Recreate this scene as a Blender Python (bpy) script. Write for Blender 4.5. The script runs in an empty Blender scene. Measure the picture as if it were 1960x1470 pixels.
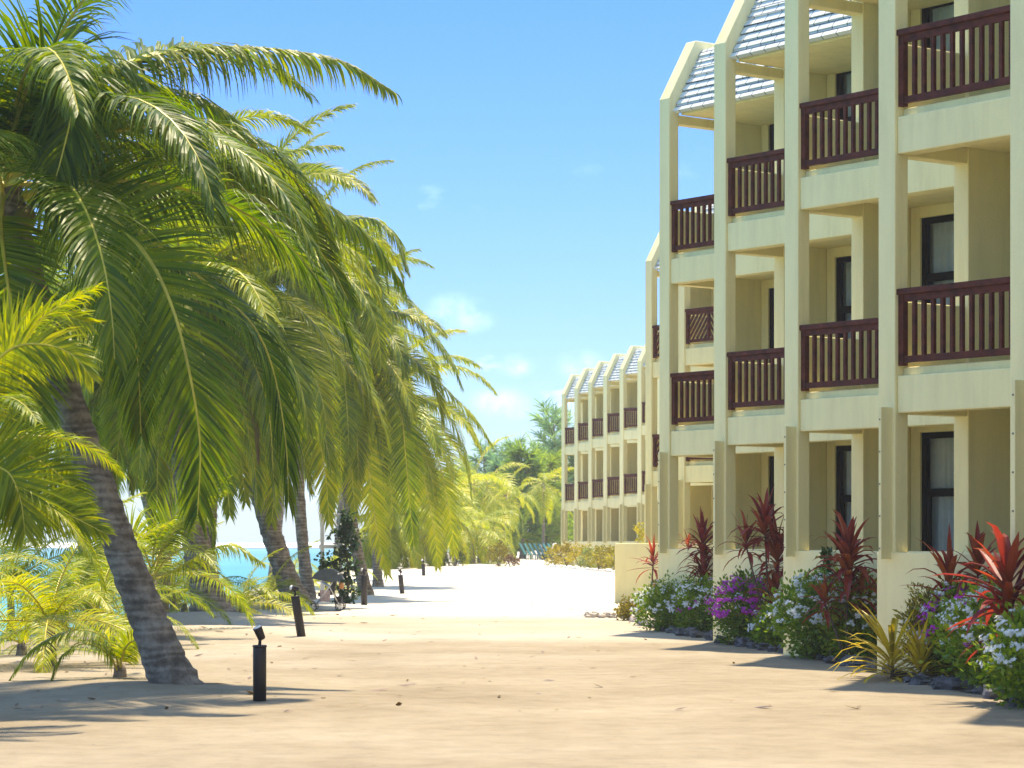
import bpy, math, random
from mathutils import Vector, Matrix, noise

SC = bpy.context.scene
COL = SC.collection
R = math.radians
F_PX, CX, HY, EYE = 4800.0, 980.0, 1036.0, 1.5
UP = Vector((0, 0, 1)); DOWN = Vector((0, 0, -1))


def P(x, y, d):
    """point at distance d (m) seen at photo position x, y"""
    return Vector(((x - CX) / F_PX * d, d, EYE - (y - HY) / F_PX * d))


def sstep(a, b, x):
    t = max(0.0, min(1.0, (x - a) / (b - a)))
    return t * t * (3 - 2 * t)


MOUNDS = [(-5.6, 46.2, 1.6, .22), (-4.7, 55.5, 1.5, .16), (-3.7, 63.5, 1.2, .12), (-3.6, 24.6, 1.3, .12), (-5.0, 39.5, 2.4, .16)]


def gz(x, y, fine=True):
    z = 0.34 * sstep(62, 122, y)
    z -= 1.75 * sstep(-6.5, -15.5, x)
    for mx, my, r, h in MOUNDS:
        d2 = ((x - mx) ** 2 + ((y - my) * .8) ** 2) / (r * r)
        if d2 < 9:
            z += h * math.exp(-d2)
    if fine and y < 140 and -18 < x < 14:
        z += .022 * noise.noise((x * .55, y * .4, 1.3)) + .012 * noise.noise((x * 1.7, y * 1.3, 4.1)) + .007 * noise.noise((x * 4.1, y * 3.3, 7.7))
    return z


# ------------------------------------------------------------------ mesh builder
class MB:
    def __init__(s):
        s.v = []; s.f = []; s.m = []

    def face(s, idx, m=0):
        s.f.append(idx); s.m.append(m)

    def add(s, verts, faces, m=0):
        o = len(s.v)
        s.v.extend([tuple(p) for p in verts])
        for f in faces:
            s.f.append([o + i for i in f]); s.m.append(m)

    def box(s, x0, x1, y0, y1, z0, z1, m=0, mat=None):
        vs = [Vector(p) for p in ((x0, y0, z0), (x1, y0, z0), (x1, y1, z0), (x0, y1, z0), (x0, y0, z1), (x1, y0, z1), (x1, y1, z1), (x0, y1, z1))]
        if mat: vs = [mat @ p for p in vs]
        s.add(vs, [(0, 3, 2, 1), (4, 5, 6, 7), (0, 1, 5, 4), (1, 2, 6, 5), (2, 3, 7, 6), (3, 0, 4, 7)], m)

    def prism_x(s, poly, x0, x1, m=0):
        """polygon in (y, z) extruded along x"""
        n = len(poly)
        vs = [(x0, a, b) for a, b in poly] + [(x1, a, b) for a, b in poly]
        fs = [tuple(range(n)), tuple(range(2 * n - 1, n - 1, -1))]
        for i in range(n):
            j = (i + 1) % n
            fs.append((i, i + n, j + n, j))
        s.add(vs, fs, m)

    def tube(s, pts, rad, n=8, m=0, cap=True, rng=None, jit=0):
        o = len(s.v)
        k = len(pts)
        ref = Vector((1, .2, .1))
        for i, p in enumerate(pts):
            t = (pts[min(i + 1, k - 1)] - pts[max(i - 1, 0)]).normalized()
            a = (ref - t * ref.dot(t))
            a = a.normalized() if a.length > 1e-4 else t.orthogonal().normalized()
            b = t.cross(a)
            r = rad[i] if isinstance(rad, (list, tuple)) else rad
            for q in range(n):
                an = 2 * math.pi * q / n
                rr = r * (1 + (rng.uniform(-jit, jit) if rng else 0))
                s.v.append(tuple(p + (a * math.cos(an) + b * math.sin(an)) * rr))
        for i in range(k - 1):
            for q in range(n):
                q2 = (q + 1) % n
                s.face([o + i * n + q, o + i * n + q2, o + (i + 1) * n + q2, o + (i + 1) * n + q], m)
        if cap:
            s.face([o + q for q in range(n - 1, -1, -1)], m)
            s.face([o + (k - 1) * n + q for q in range(n)], m)

    def strip(s, cs, ws, m=0):
        """ribbon through centres cs with half width vectors ws"""
        o = len(s.v)
        for c, w in zip(cs, ws):
            s.v.append(tuple(c - w)); s.v.append(tuple(c + w))
        for i in range(len(cs) - 1):
            s.face([o + 2 * i, o + 2 * i + 1, o + 2 * i + 3, o + 2 * i + 2], m)

    def blob(s, c, r, seed=0, sub=(10, 7), amp=.25, m=0, flat=1.0):
        nu, nv = sub
        o = len(s.v)
        c = Vector(c)
        rx, ry, rz = r if hasattr(r, '__len__') else (r, r, r)
        for j in range(nv + 1):
            th = math.pi * j / nv
            for i in range(nu):
                ph = 2 * math.pi * i / nu
                d = Vector((math.sin(th) * math.cos(ph), math.sin(th) * math.sin(ph), math.cos(th)))
                k = 1 + amp * noise.noise(d * 1.7 + Vector((seed * 3.1, seed * 1.7, 0)))
                s.v.append((c.x + d.x * rx * k, c.y + d.y * ry * k, c.z + d.z * rz * k * flat))
        for j in range(nv):
            for i in range(nu):
                i2 = (i + 1) % nu
                s.face([o + j * nu + i, o + (j + 1) * nu + i, o + (j + 1) * nu + i2, o + j * nu + i2], m)

    def mesh(s, name, mats, smooth=False):
        me = bpy.data.meshes.new(name)
        me.from_pydata(s.v, [], s.f)
        for mt in mats: me.materials.append(mt)
        if len(mats) > 1: me.polygons.foreach_set('material_index', s.m)
        if smooth: me.polygons.foreach_set('use_smooth', [True] * len(me.polygons))
        me.update()
        return me

    def build(s, name, mats, parent=None, smooth=False, loc=None, bevel=0):
        if not isinstance(mats, (list, tuple)): mats = [mats]
        return put(s.mesh(name, mats, smooth), name, parent, loc, bevel)


def put(me, name, parent=None, loc=None, bevel=0, rz=None, scale=None):
    ob = bpy.data.objects.new(name, me)
    COL.objects.link(ob)
    if parent is not None: ob.parent = parent
    if loc is not None: ob.location = loc
    if rz is not None: ob.rotation_euler.z = rz
    if scale is not None: ob.scale = (scale,) * 3
    if bevel:
        b = ob.modifiers.new('soft_edge', 'BEVEL'); b.width = bevel; b.segments = 2; b.limit_method = 'ANGLE'
    return ob


def tag(o, label=None, cat=None, group=None, kind=None):
    if label: o['label'] = label
    if cat: o['category'] = cat
    if group: o['group'] = group
    if kind: o['kind'] = kind
    return o


def thing(name, label, cat, loc=(0, 0, 0), rz=0, group=None):
    o = bpy.data.objects.new(name, None)
    o.empty_display_size = .3
    COL.objects.link(o)
    o.location = loc; o.rotation_euler.z = rz
    return tag(o, label, cat, group)


# ------------------------------------------------------------------ materials
def newmat(name):
    m = bpy.data.materials.new(name); m.use_nodes = True
    nt = m.node_tree
    bs = nt.nodes['Principled BSDF']
    return m, nt, bs


def N(nt, t, **kw):
    n = nt.nodes.new(t)
    for k, v in kw.items():
        if k.startswith('i_'):
            n.inputs[k[2:].replace('_', ' ')].default_value = v
        else:
            setattr(n, k, v)
    return n


def ramp(nt, stops):
    r = nt.nodes.new('ShaderNodeValToRGB')
    el = r.color_ramp.elements
    el[0].position, el[0].color = stops[0][0], (*stops[0][1], 1)
    el[1].position, el[1].color = stops[-1][0], (*stops[-1][1], 1)
    for p, c in stops[1:-1]:
        e = el.new(p); e.color = (*c, 1)
    return r


def simple(name, col, rough=.6, var=.12, scale=6, bump=0, bscale=40, metal=0, spec=.5):
    m, nt, bs = newmat(name)
    tc = N(nt, 'ShaderNodeTexCoord')
    nz = N(nt, 'ShaderNodeTexNoise'); nz.inputs['Scale'].default_value = scale; nz.inputs['Detail'].default_value = 5
    nt.links.new(tc.outputs['Object'], nz.inputs['Vector'])
    r = ramp(nt, [(.3, tuple(c * (1 - var) for c in col)), (.7, tuple(min(1, c * (1 + var)) for c in col))])
    nt.links.new(nz.outputs['Fac'], r.inputs[0])
    nt.links.new(r.outputs[0], bs.inputs['Base Color'])
    bs.inputs['Roughness'].default_value = rough
    bs.inputs['Metallic'].default_value = metal
    bs.inputs['Specular IOR Level'].default_value = spec
    if bump:
        n2 = N(nt, 'ShaderNodeTexNoise'); n2.inputs['Scale'].default_value = bscale; n2.inputs['Detail'].default_value = 4
        nt.links.new(tc.outputs['Object'], n2.inputs['Vector'])
        b = N(nt, 'ShaderNodeBump'); b.inputs['Strength'].default_value = bump; b.inputs['Distance'].default_value = .02
        nt.links.new(n2.outputs['Fac'], b.inputs['Height']); nt.links.new(b.outputs[0], bs.inputs['Normal'])
    return m


def leafmat(name, cols, trans=.35, tcol=None, rough=.4, spec=.3):
    """foliage: colour differs from leaf to leaf, light passes through"""
    m, nt, bs = newmat(name)
    g = N(nt, 'ShaderNodeNewGeometry'); oi = N(nt, 'ShaderNodeObjectInfo')
    a = N(nt, 'ShaderNodeMath', operation='MULTIPLY'); a.inputs[1].default_value = .65
    b = N(nt, 'ShaderNodeMath', operation='MULTIPLY_ADD'); b.inputs[1].default_value = .35
    nt.links.new(g.outputs['Random Per Island'], a.inputs[0])
    nt.links.new(oi.outputs['Random'], b.inputs[0]); nt.links.new(a.outputs[0], b.inputs[2])
    st = [(i / (len(cols) - 1), c) for i, c in enumerate(cols)]
    r = ramp(nt, st)
    nt.links.new(b.outputs[0], r.inputs[0]); nt.links.new(r.outputs[0], bs.inputs['Base Color'])
    bs.inputs['Roughness'].default_value = rough
    bs.inputs['Specular IOR Level'].default_value = spec
    tr = N(nt, 'ShaderNodeBsdfTranslucent')
    mx = N(nt, 'ShaderNodeMix', data_type='RGBA', blend_type='MULTIPLY'); mx.inputs[0].default_value = 1
    nt.links.new(r.outputs[0], mx.inputs[6]); mx.inputs[7].default_value = (*(tcol or (2.2, 2.0, 1.0)), 1)
    nt.links.new(mx.outputs[2], tr.inputs['Color'])
    ms = N(nt, 'ShaderNodeMixShader'); ms.inputs[0].default_value = trans
    nt.links.new(bs.outputs[0], ms.inputs[1]); nt.links.new(tr.outputs[0], ms.inputs[2])
    nt.links.new(ms.outputs[0], nt.nodes['Material Output'].inputs['Surface'])
    return m


def plaster(name, col):
    m, nt, bs = newmat(name)
    tc = N(nt, 'ShaderNodeTexCoord')
    mp = N(nt, 'ShaderNodeMapping'); mp.inputs['Scale'].default_value = (1.6, 1.6, .28)
    nt.links.new(tc.outputs['Object'], mp.inputs[0])
    n1 = N(nt, 'ShaderNodeTexNoise'); n1.inputs['Scale'].default_value = 1.6; n1.inputs['Detail'].default_value = 8; n1.inputs['Roughness'].default_value = .65
    nt.links.new(mp.outputs[0], n1.inputs['Vector'])
    r = ramp(nt, [(.28, tuple(c * .84 for c in col)), (.48, tuple(c * .96 for c in col)), (.75, tuple(min(1, c * 1.04) for c in col))])
    nt.links.new(n1.outputs['Fac'], r.inputs[0])
    m2 = N(nt, 'ShaderNodeMapping'); m2.inputs['Scale'].default_value = (4.5, 4.5, .22)
    nt.links.new(tc.outputs['Object'], m2.inputs[0])
    n5 = N(nt, 'ShaderNodeTexNoise'); n5.inputs['Scale'].default_value = 1.3; n5.inputs['Detail'].default_value = 6; nt.links.new(m2.outputs[0], n5.inputs['Vector'])
    r5 = ramp(nt, [(.30, (.80, .78, .74)), (.44, (1, 1, 1))]); nt.links.new(n5.outputs['Fac'], r5.inputs[0])
    m5 = N(nt, 'ShaderNodeMix', data_type='RGBA', blend_type='MULTIPLY'); m5.inputs[0].default_value = .35
    nt.links.new(r.outputs[0], m5.inputs[6]); nt.links.new(r5.outputs[0], m5.inputs[7]); nt.links.new(m5.outputs[2], bs.inputs['Base Color'])
    bs.inputs['Roughness'].default_value = .82
    bs.inputs['Specular IOR Level'].default_value = .25
    n2 = N(nt, 'ShaderNodeTexNoise'); n2.inputs['Scale'].default_value = 34; n2.inputs['Detail'].default_value = 5
    nt.links.new(tc.outputs['Object'], n2.inputs['Vector'])
    b = N(nt, 'ShaderNodeBump'); b.inputs['Strength'].default_value = .22; b.inputs['Distance'].default_value = .02
    nt.links.new(n2.outputs['Fac'], b.inputs['Height']); nt.links.new(b.outputs[0], bs.inputs['Normal'])
    return m


M = {}
M['plaster'] = plaster('cream_plaster', (.88, .775, .42))
M['rail'] = simple('maroon_timber', (.09, .018, .010), .6, .45, 9, .25, 60, spec=.2)
M['frame'] = simple('dark_window_frame', (.010, .007, .007), .6, .2, 5, spec=.15)
M['bolt'] = simple('bolt_steel', (.12, .11, .10), .5, .2, 8)
M['curtain'] = simple('grey_curtain', (.78, .80, .76), .85, .08, 4)
M['dark'] = simple('dark_plastic', (.008, .006, .009), .5, .25, 14, .1, 70)
M['lens'] = simple('pale_lens', (.8, .78, .74), .15, .04, 5)
M['white'] = simple('white_painted_timber', (.74, .73, .72), .55, .08, 7, .1, 40)
M['grey_cloth'] = simple('grey_cloth', (.055, .07, .08), .8, .2, 10, .3, 120)
M['black_cloth'] = simple('black_cloth', (.015, .015, .018), .8, .2, 10)
M['steel'] = simple('pale_metal', (.62, .62, .64), .3, .1, 8, metal=.8)
M['rubber'] = simple('tyre_rubber', (.02, .02, .02), .8, .2, 10)
M['orange_cloth'] = simple('orange_cloth', (.42, .17, .05), .8, .2, 10)
M['pink_cloth'] = simple('pink_cloth', (.38, .28, .27), .8, .3, 22)
M['teal'] = simple('teal_sling', (.015, .13, .10), .6, .2, 10)
M['rock'] = simple('dark_rock', (.085, .085, .09), .85, .5, 7, .8, 22)
M['pale_rock'] = simple('pale_rock', (.42, .37, .33), .85, .35, 7, .8, 22)
M['soil'] = simple('dark_soil', (.055, .045, .035), .95, .5, 5, .9, 14)
M['litter'] = leafmat('dry_litter', [(.06, .03, .015), (.16, .09, .04), (.3, .2, .1)], .1)
M['stem'] = simple('plant_stem', (.10, .07, .045), .8, .3, 14, .5, 50)
M['bark_dark'] = simple('bark', (.13, .10, .075), .9, .4, 6, .8, 18)

# glass
m, nt, bs = newmat('window_glass'); M['glass'] = m
gl = N(nt, 'ShaderNodeBsdfGlossy'); gl.inputs['Roughness'].default_value = .03
tp = N(nt, 'ShaderNodeBsdfTransparent'); tp.inputs['Color'].default_value = (.86, .90, .90, 1)
fr = N(nt, 'ShaderNodeFresnel'); fr.inputs['IOR'].default_value = 1.5
ms = N(nt, 'ShaderNodeMixShader')
nt.links.new(fr.outputs[0], ms.inputs[0]); nt.links.new(tp.outputs[0], ms.inputs[1]); nt.links.new(gl.outputs[0], ms.inputs[2])
nt.links.new(ms.outputs[0], nt.nodes['Material Output'].inputs['Surface'])

# roof shingles: brick pattern in (x, z)
m, nt, bs = newmat('roof_shingles'); M['shingle'] = m
tc = N(nt, 'ShaderNodeTexCoord'); sp = N(nt, 'ShaderNodeSeparateXYZ'); cb = N(nt, 'ShaderNodeCombineXYZ')
nt.links.new(tc.outputs['Object'], sp.inputs[0]); nt.links.new(sp.outputs['X'], cb.inputs['X']); nt.links.new(sp.outputs['Z'], cb.inputs['Y'])
bk = N(nt, 'ShaderNodeTexBrick'); bk.inputs['Scale'].default_value = 1
bk.inputs['Color1'].default_value = (.50, .54, .52, 1); bk.inputs['Color2'].default_value = (.68, .70, .66, 1); bk.inputs['Mortar'].default_value = (.06, .075, .10, 1)
bk.inputs['Mortar Size'].default_value = .009; bk.inputs['Brick Width'].default_value = .30; bk.inputs['Row Height'].default_value = .14; bk.inputs['Bias'].default_value = 0
nt.links.new(cb.outputs[0], bk.inputs['Vector']); nt.links.new(bk.outputs['Color'], bs.inputs['Base Color']); bs.inputs['Roughness'].default_value = .7

# palm bark: rings across the trunk plus blotches
m, nt, bs = newmat('palm_bark'); M['bark'] = m
tc = N(nt, 'ShaderNodeTexCoord')
mp = N(nt, 'ShaderNodeMapping'); mp.inputs['Scale'].default_value = (1, 1, 3.2)
nt.links.new(tc.outputs['Object'], mp.inputs[0])
wv = N(nt, 'ShaderNodeTexWave', wave_type='BANDS', bands_direction='Z'); wv.inputs['Scale'].default_value = 1.1; wv.inputs['Distortion'].default_value = 9; wv.inputs['Detail'].default_value = 4; wv.inputs['Detail Scale'].default_value = 1.6
nt.links.new(mp.outputs[0], wv.inputs['Vector'])
nz = N(nt, 'ShaderNodeTexNoise'); nz.inputs['Scale'].default_value = 5.5; nz.inputs['Detail'].default_value = 8; nz.inputs['Roughness'].default_value = .7
nt.links.new(tc.outputs['Object'], nz.inputs['Vector'])
r1 = ramp(nt, [(.27, (.05, .036, .026)), (.45, (.145, .11, .083)), (.66, (.34, .28, .22))])
ad = N(nt, 'ShaderNodeMath', operation='MULTIPLY_ADD'); ad.inputs[1].default_value = .11
sc_ = N(nt, 'ShaderNodeMath', operation='MULTIPLY'); sc_.inputs[1].default_value = .90
nt.links.new(nz.outputs['Fac'], sc_.inputs[0]); nt.links.new(wv.outputs['Fac'], ad.inputs[0]); nt.links.new(sc_.outputs[0], ad.inputs[2])
nt.links.new(ad.outputs[0], r1.inputs[0]); nt.links.new(r1.outputs[0], bs.inputs['Base Color'])
bs.inputs['Roughness'].default_value = .9
bp = N(nt, 'ShaderNodeBump'); bp.inputs['Strength'].default_value = .9; bp.inputs['Distance'].default_value = .04
nt.links.new(ad.outputs[0], bp.inputs['Height']); nt.links.new(bp.outputs[0], bs.inputs['Normal'])

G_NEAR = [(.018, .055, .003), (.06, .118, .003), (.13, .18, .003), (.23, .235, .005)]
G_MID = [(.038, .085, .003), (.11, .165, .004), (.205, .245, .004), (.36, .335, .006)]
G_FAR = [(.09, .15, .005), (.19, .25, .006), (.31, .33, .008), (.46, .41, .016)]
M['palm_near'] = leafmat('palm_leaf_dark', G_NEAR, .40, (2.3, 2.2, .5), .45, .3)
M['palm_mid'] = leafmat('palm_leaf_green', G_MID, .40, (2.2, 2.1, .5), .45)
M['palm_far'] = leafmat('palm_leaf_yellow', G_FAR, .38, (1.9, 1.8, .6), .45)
M['palm_dead'] = leafmat('palm_leaf_dry', [(.10, .06, .02), (.2, .12, .03), (.3, .2, .06)], .2, (1.8, 1.4, .8), .6)
M['rachis'] = simple('palm_rachis', (.52, .43, .05), .45, .25, 5)
M['rachis_dry'] = simple('palm_rachis_dry', (.30, .20, .07), .6, .25, 5)
M['coconut'] = simple('coconut_husk', (.16, .13, .03), .6, .4, 5)
M['shrub'] = leafmat('shrub_leaf', [(.04, .095, .008), (.10, .19, .012), (.19, .28, .016), (.34, .34, .03)], .3, (2, 2, .8), .5)
M['shrub_dark'] = leafmat('shrub_leaf_dark', [(.008, .03, .01), (.02, .06, .012), (.05, .1, .02)], .25, None, .35)
M['shrub_olive'] = leafmat('shrub_leaf_olive', [(.07, .08, .012), (.16, .15, .02), (.3, .24, .025), (.42, .32, .04)], .3, (1.6, 1.5, .8), .5)
M['shrub_gold'] = leafmat('shrub_leaf_gold', [(.10, .12, .012), (.26, .24, .02), (.42, .36, .03), (.46, .30, .045)], .35, (1.6, 1.5, .8), .5)
M['shrub_pale'] = leafmat('shrub_leaf_pale', [(.16, .22, .06), (.34, .38, .14), (.5, .52, .3)], .3, (1.5, 1.5, .9), .5)
M['gold_strap'] = leafmat('gold_strap_leaf', [(.28, .23, .02), (.58, .43, .03), (.78, .60, .06)], .35, (1.5, 1.4, .7), .4)
M['red_leaf'] = leafmat('red_strap_leaf', [(.10, .010, .013), (.20, .024, .022), (.24, .055, .018), (.33, .11, .02)], .36, (2.2, 1.3, 1.0), .38)
M['petal_white'] = leafmat('white_petal', [(.68, .74, .72), (.8, .82, .82), (.85, .86, .86)], .3, (1, 1, 1), .6)
M['petal_pink'] = leafmat('magenta_petal', [(.5, .02, .42), (.62, .05, .55), (.7, .12, .6)], .3, (1.2, 1.1, 1.2), .6)
M['needle'] = leafmat('casuarina_needle', [(.07, .17, .10), (.12, .24, .13), (.19, .3, .13), (.28, .36, .13)], .42, (1.8, 1.9, 1.2), .6)
M['needle_warm'] = leafmat('casuarina_needle_warm', [(.10, .2, .03), (.2, .29, .03), (.34, .37, .04)], .42, (1.8, 1.8, .9), .6)

# sand
m, nt, bs = newmat('sand'); M['sand'] = m
tc = N(nt, 'ShaderNodeTexCoord')
n1 = N(nt, 'ShaderNodeTexNoise'); n1.inputs['Scale'].default_value = .35; n1.inputs['Detail'].default_value = 9; n1.inputs['Roughness'].default_value = .62
n2 = N(nt, 'ShaderNodeTexNoise'); n2.inputs['Scale'].default_value = 3.2; n2.inputs['Detail'].default_value = 8; n2.inputs['Roughness'].default_value = .7
n3 = N(nt, 'ShaderNodeTexVoronoi'); n3.inputs['Scale'].default_value = 2.6; n3.inputs['Randomness'].default_value = 1
for n in (n1, n2, n3): nt.links.new(tc.outputs['Object'], n.inputs['Vector'])
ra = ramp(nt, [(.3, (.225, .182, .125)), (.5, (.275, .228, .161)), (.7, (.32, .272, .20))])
rb = ramp(nt, [(.32, (.82, .81, .80)), (.55, (1, 1, 1)), (.8, (1.06, 1.06, 1.06))])
rc = ramp(nt, [(.0, (.35, .30, .26)), (.035, (.5, .45, .4)), (.06, (1, 1, 1))])
nt.links.new(n1.outputs['Fac'], ra.inputs[0]); nt.links.new(n2.outputs['Fac'], rb.inputs[0]); nt.links.new(n3.outputs['Distance'], rc.inputs[0])
mx = N(nt, 'ShaderNodeMix', data_type='RGBA', blend_type='MULTIPLY'); mx.inputs[0].default_value = 1
nt.links.new(ra.outputs[0], mx.inputs[6]); nt.links.new(rb.outputs[0], mx.inputs[7])
mx2 = N(nt, 'ShaderNodeMix', data_type='RGBA', blend_type='MULTIPLY'); mx2.inputs[0].default_value = .5
# near shade and far glow painted into the sand colour, whiter up the path
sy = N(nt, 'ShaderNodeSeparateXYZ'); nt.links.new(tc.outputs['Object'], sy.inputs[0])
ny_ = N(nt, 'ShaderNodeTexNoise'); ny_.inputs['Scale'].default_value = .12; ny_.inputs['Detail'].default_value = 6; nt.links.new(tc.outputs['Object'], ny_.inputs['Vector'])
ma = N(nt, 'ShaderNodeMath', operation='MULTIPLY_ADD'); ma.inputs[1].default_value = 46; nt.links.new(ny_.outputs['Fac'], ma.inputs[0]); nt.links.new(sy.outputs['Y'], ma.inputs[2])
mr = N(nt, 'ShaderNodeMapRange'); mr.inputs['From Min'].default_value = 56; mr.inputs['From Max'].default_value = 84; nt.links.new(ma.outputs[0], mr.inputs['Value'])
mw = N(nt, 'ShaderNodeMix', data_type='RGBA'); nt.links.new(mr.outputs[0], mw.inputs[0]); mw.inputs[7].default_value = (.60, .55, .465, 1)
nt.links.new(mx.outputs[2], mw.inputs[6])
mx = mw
nt.links.new(mx.outputs[2], mx2.inputs[6]); nt.links.new(rc.outputs[0], mx2.inputs[7])
nt.links.new(mx2.outputs[2], bs.inputs['Base Color'])
bs.inputs['Roughness'].default_value = .95; bs.inputs['Specular IOR Level'].default_value = .1
n4 = N(nt, 'ShaderNodeTexNoise'); n4.inputs['Scale'].default_value = 7; n4.inputs['Detail'].default_value = 9; n4.inputs['Roughness'].default_value = .7
nt.links.new(tc.outputs['Object'], n4.inputs['Vector'])
bp = N(nt, 'ShaderNodeBump'); bp.inputs['Strength'].default_value = .55; bp.inputs['Distance'].default_value = .06
n6 = N(nt, 'ShaderNodeTexVoronoi', feature='SMOOTH_F1'); n6.inputs['Scale'].default_value = 1.9; nt.links.new(tc.outputs['Object'], n6.inputs['Vector'])
r6 = ramp(nt, [(.05, (0, 0, 0)), (.32, (1, 1, 1))]); nt.links.new(n6.outputs['Distance'], r6.inputs[0])
a6 = N(nt, 'ShaderNodeMath', operation='MULTIPLY_ADD'); a6.inputs[1].default_value = .9; nt.links.new(r6.outputs[0], a6.inputs[0]); nt.links.new(n4.outputs['Fac'], a6.inputs[2])
nt.links.new(a6.outputs[0], bp.inputs['Height']); nt.links.new(bp.outputs[0], bs.inputs['Normal'])

# lagoon
m, nt, bs = newmat('lagoon_water'); M['sea'] = m
tc = N(nt, 'ShaderNodeTexCoord')
mp = N(nt, 'ShaderNodeMapping'); mp.inputs['Scale'].default_value = (.02, .004, 1)
nt.links.new(tc.outputs['Object'], mp.inputs[0])
n1 = N(nt, 'ShaderNodeTexNoise'); n1.inputs['Scale'].default_value = 1.5; n1.inputs['Detail'].default_value = 5
nt.links.new(mp.outputs[0], n1.inputs['Vector'])
ra = ramp(nt, [(.3, (.0, .14, .165)), (.6, (.01, .25, .25)), (.75, (.05, .34, .315))])
nt.links.new(n1.outputs['Fac'], ra.inputs[0]); nt.links.new(ra.outputs[0], bs.inputs['Base Color'])
bs.inputs['Roughness'].default_value = .28; bs.inputs['Specular IOR Level'].default_value = .3
n2 = N(nt, 'ShaderNodeTexNoise'); n2.inputs['Scale'].default_value = 1.2; n2.inputs['Detail'].default_value = 4
nt.links.new(tc.outputs['Object'], n2.inputs['Vector'])
bp = N(nt, 'ShaderNodeBump'); bp.inputs['Strength'].default_value = .5; bp.inputs['Distance'].default_value = .15
nt.links.new(n2.outputs['Fac'], bp.inputs['Height']); nt.links.new(bp.outputs[0], bs.inputs['Normal'])
M['foam'] = simple('reef_foam', (.85, .85, .86), .9, .1, .05)


# ------------------------------------------------------------------ ground and sea
def axis(segs):
    out = []
    for a, b, st in segs:
        n = max(1, round((b - a) / st))
        out += [a + (b - a) * i / n for i in range(n)]
    out.append(segs[-1][1])
    return out


xs = axis([(-60, -20, 8), (-20, -12, .8), (-12, 6.5, .28), (6.5, 14, 1.2), (14, 60, 8), (60, 1500, 180)])
ys = axis([(-40, 12, 4), (12, 50, .32), (50, 90, .6), (90, 140, 1.5), (140, 300, 12), (300, 3000, 300)])
mb = MB()
nx, ny = len(xs), len(ys)
for y in ys:
    for x in xs:
        mb.v.append((x, y, gz(x, y)))
for j in range(ny - 1):
    for i in range(nx - 1):
        mb.face([j * nx + i, j * nx + i + 1, (j + 1) * nx + i + 1, (j + 1) * nx + i])
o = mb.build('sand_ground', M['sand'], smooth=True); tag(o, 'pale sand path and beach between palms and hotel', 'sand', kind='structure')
mb = MB(); mb.add([(-6000, -300, -1.0), (3000, -300, -1.0), (3000, 9000, -1.0), (-6000, 9000, -1.0)], [(0, 1, 2, 3)])
o = mb.build('sea', M['sea']); tag(o, 'turquoise lagoon behind the palm trunks', 'sea', kind='structure')
rng = random.Random(5)
mb = MB()
for k in range(60):
    x = -700 + k * 14; y = 880 + rng.uniform(-40, 60)
    w = rng.uniform(14, 46); d = rng.uniform(10, 34)
    n = 12
    vs = [(x + w * math.cos(a) * rng.uniform(.7, 1.1), y + d * math.sin(a) * rng.uniform(.7, 1.1), -.9 + k * .004) for a in [2 * math.pi * i / n for i in range(n)]]
    top = [(vx * .6 + x * .4, vy * .6 + y * .4, .3 + rng.uniform(0, .8)) for vx, vy, _ in vs]
    mb.add(vs + top, [tuple(range(n, 2 * n))] + [(i, (i + 1) % n, n + (i + 1) % n, n + i) for i in range(n)])
o = mb.build('reef_surf', M['foam'], smooth=True); tag(o, 'white surf breaking on the far reef', 'surf', kind='stuff')

# ------------------------------------------------------------------ hotel blocks
TH = R(37.25)
BU, BV = 4.085, -2.42       # one bay to the next, in the block's own axes
BLOCK_RZ = math.atan2(-math.cos(TH), math.sin(TH))
PW = .26                    # pier width
OPEN = BU - PW              # clear opening
CACHE = {}


def cached(key, fn):
    if key not in CACHE: CACHE[key] = fn()
    return CACHE[key]


def pier_mesh():
    mb = MB()
    prof = [(0, 1.30), (0, 8.96), (.60, 10.0), (3.2, 10.0), (3.2, 9.72), (.80, 9.72), (.21, 8.68), (.21, 1.30)]
    mb.prism_x(prof[::-1], -PW, 0)
    return mb.mesh('pier', [M['plaster']])


def fin_mesh():
    mb = MB()
    mb.box(-.24, -.012, 1.21, 10.42, -.1, 9.715)
    return mb.mesh('party_wall', [M['plaster']])


def side_beam_mesh(z0, z1):
    mb = MB(); mb.box(-.225, -.03, .21, 1.21, z0, z1)
    return mb.mesh('side_beam', [M['plaster']])


def parapet_mesh(z0, z1):
    mb = MB(); mb.box(-.19, -.06, .21, 1.21, z0, z1)
    return mb.mesh('side_parapet', [M['plaster']])


def beam_mesh():
    mb = MB()
    mb.box(0, OPEN, .035, .26, 2.935, 3.352)
    return mb.mesh('front_beam', [M['plaster']])


def kerb_mesh():
    mb = MB()
    mb.box(0, OPEN, .13, .26, 3.352, 3.45)
    return mb.mesh('kerb', [M['plaster']])


def slab_mesh():
    mb = MB(); mb.box(-.01, OPEN + .012, .26, 2.1, 3.12, 3.30)
    return mb.mesh('floor_slab', [M['plaster']])


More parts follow.
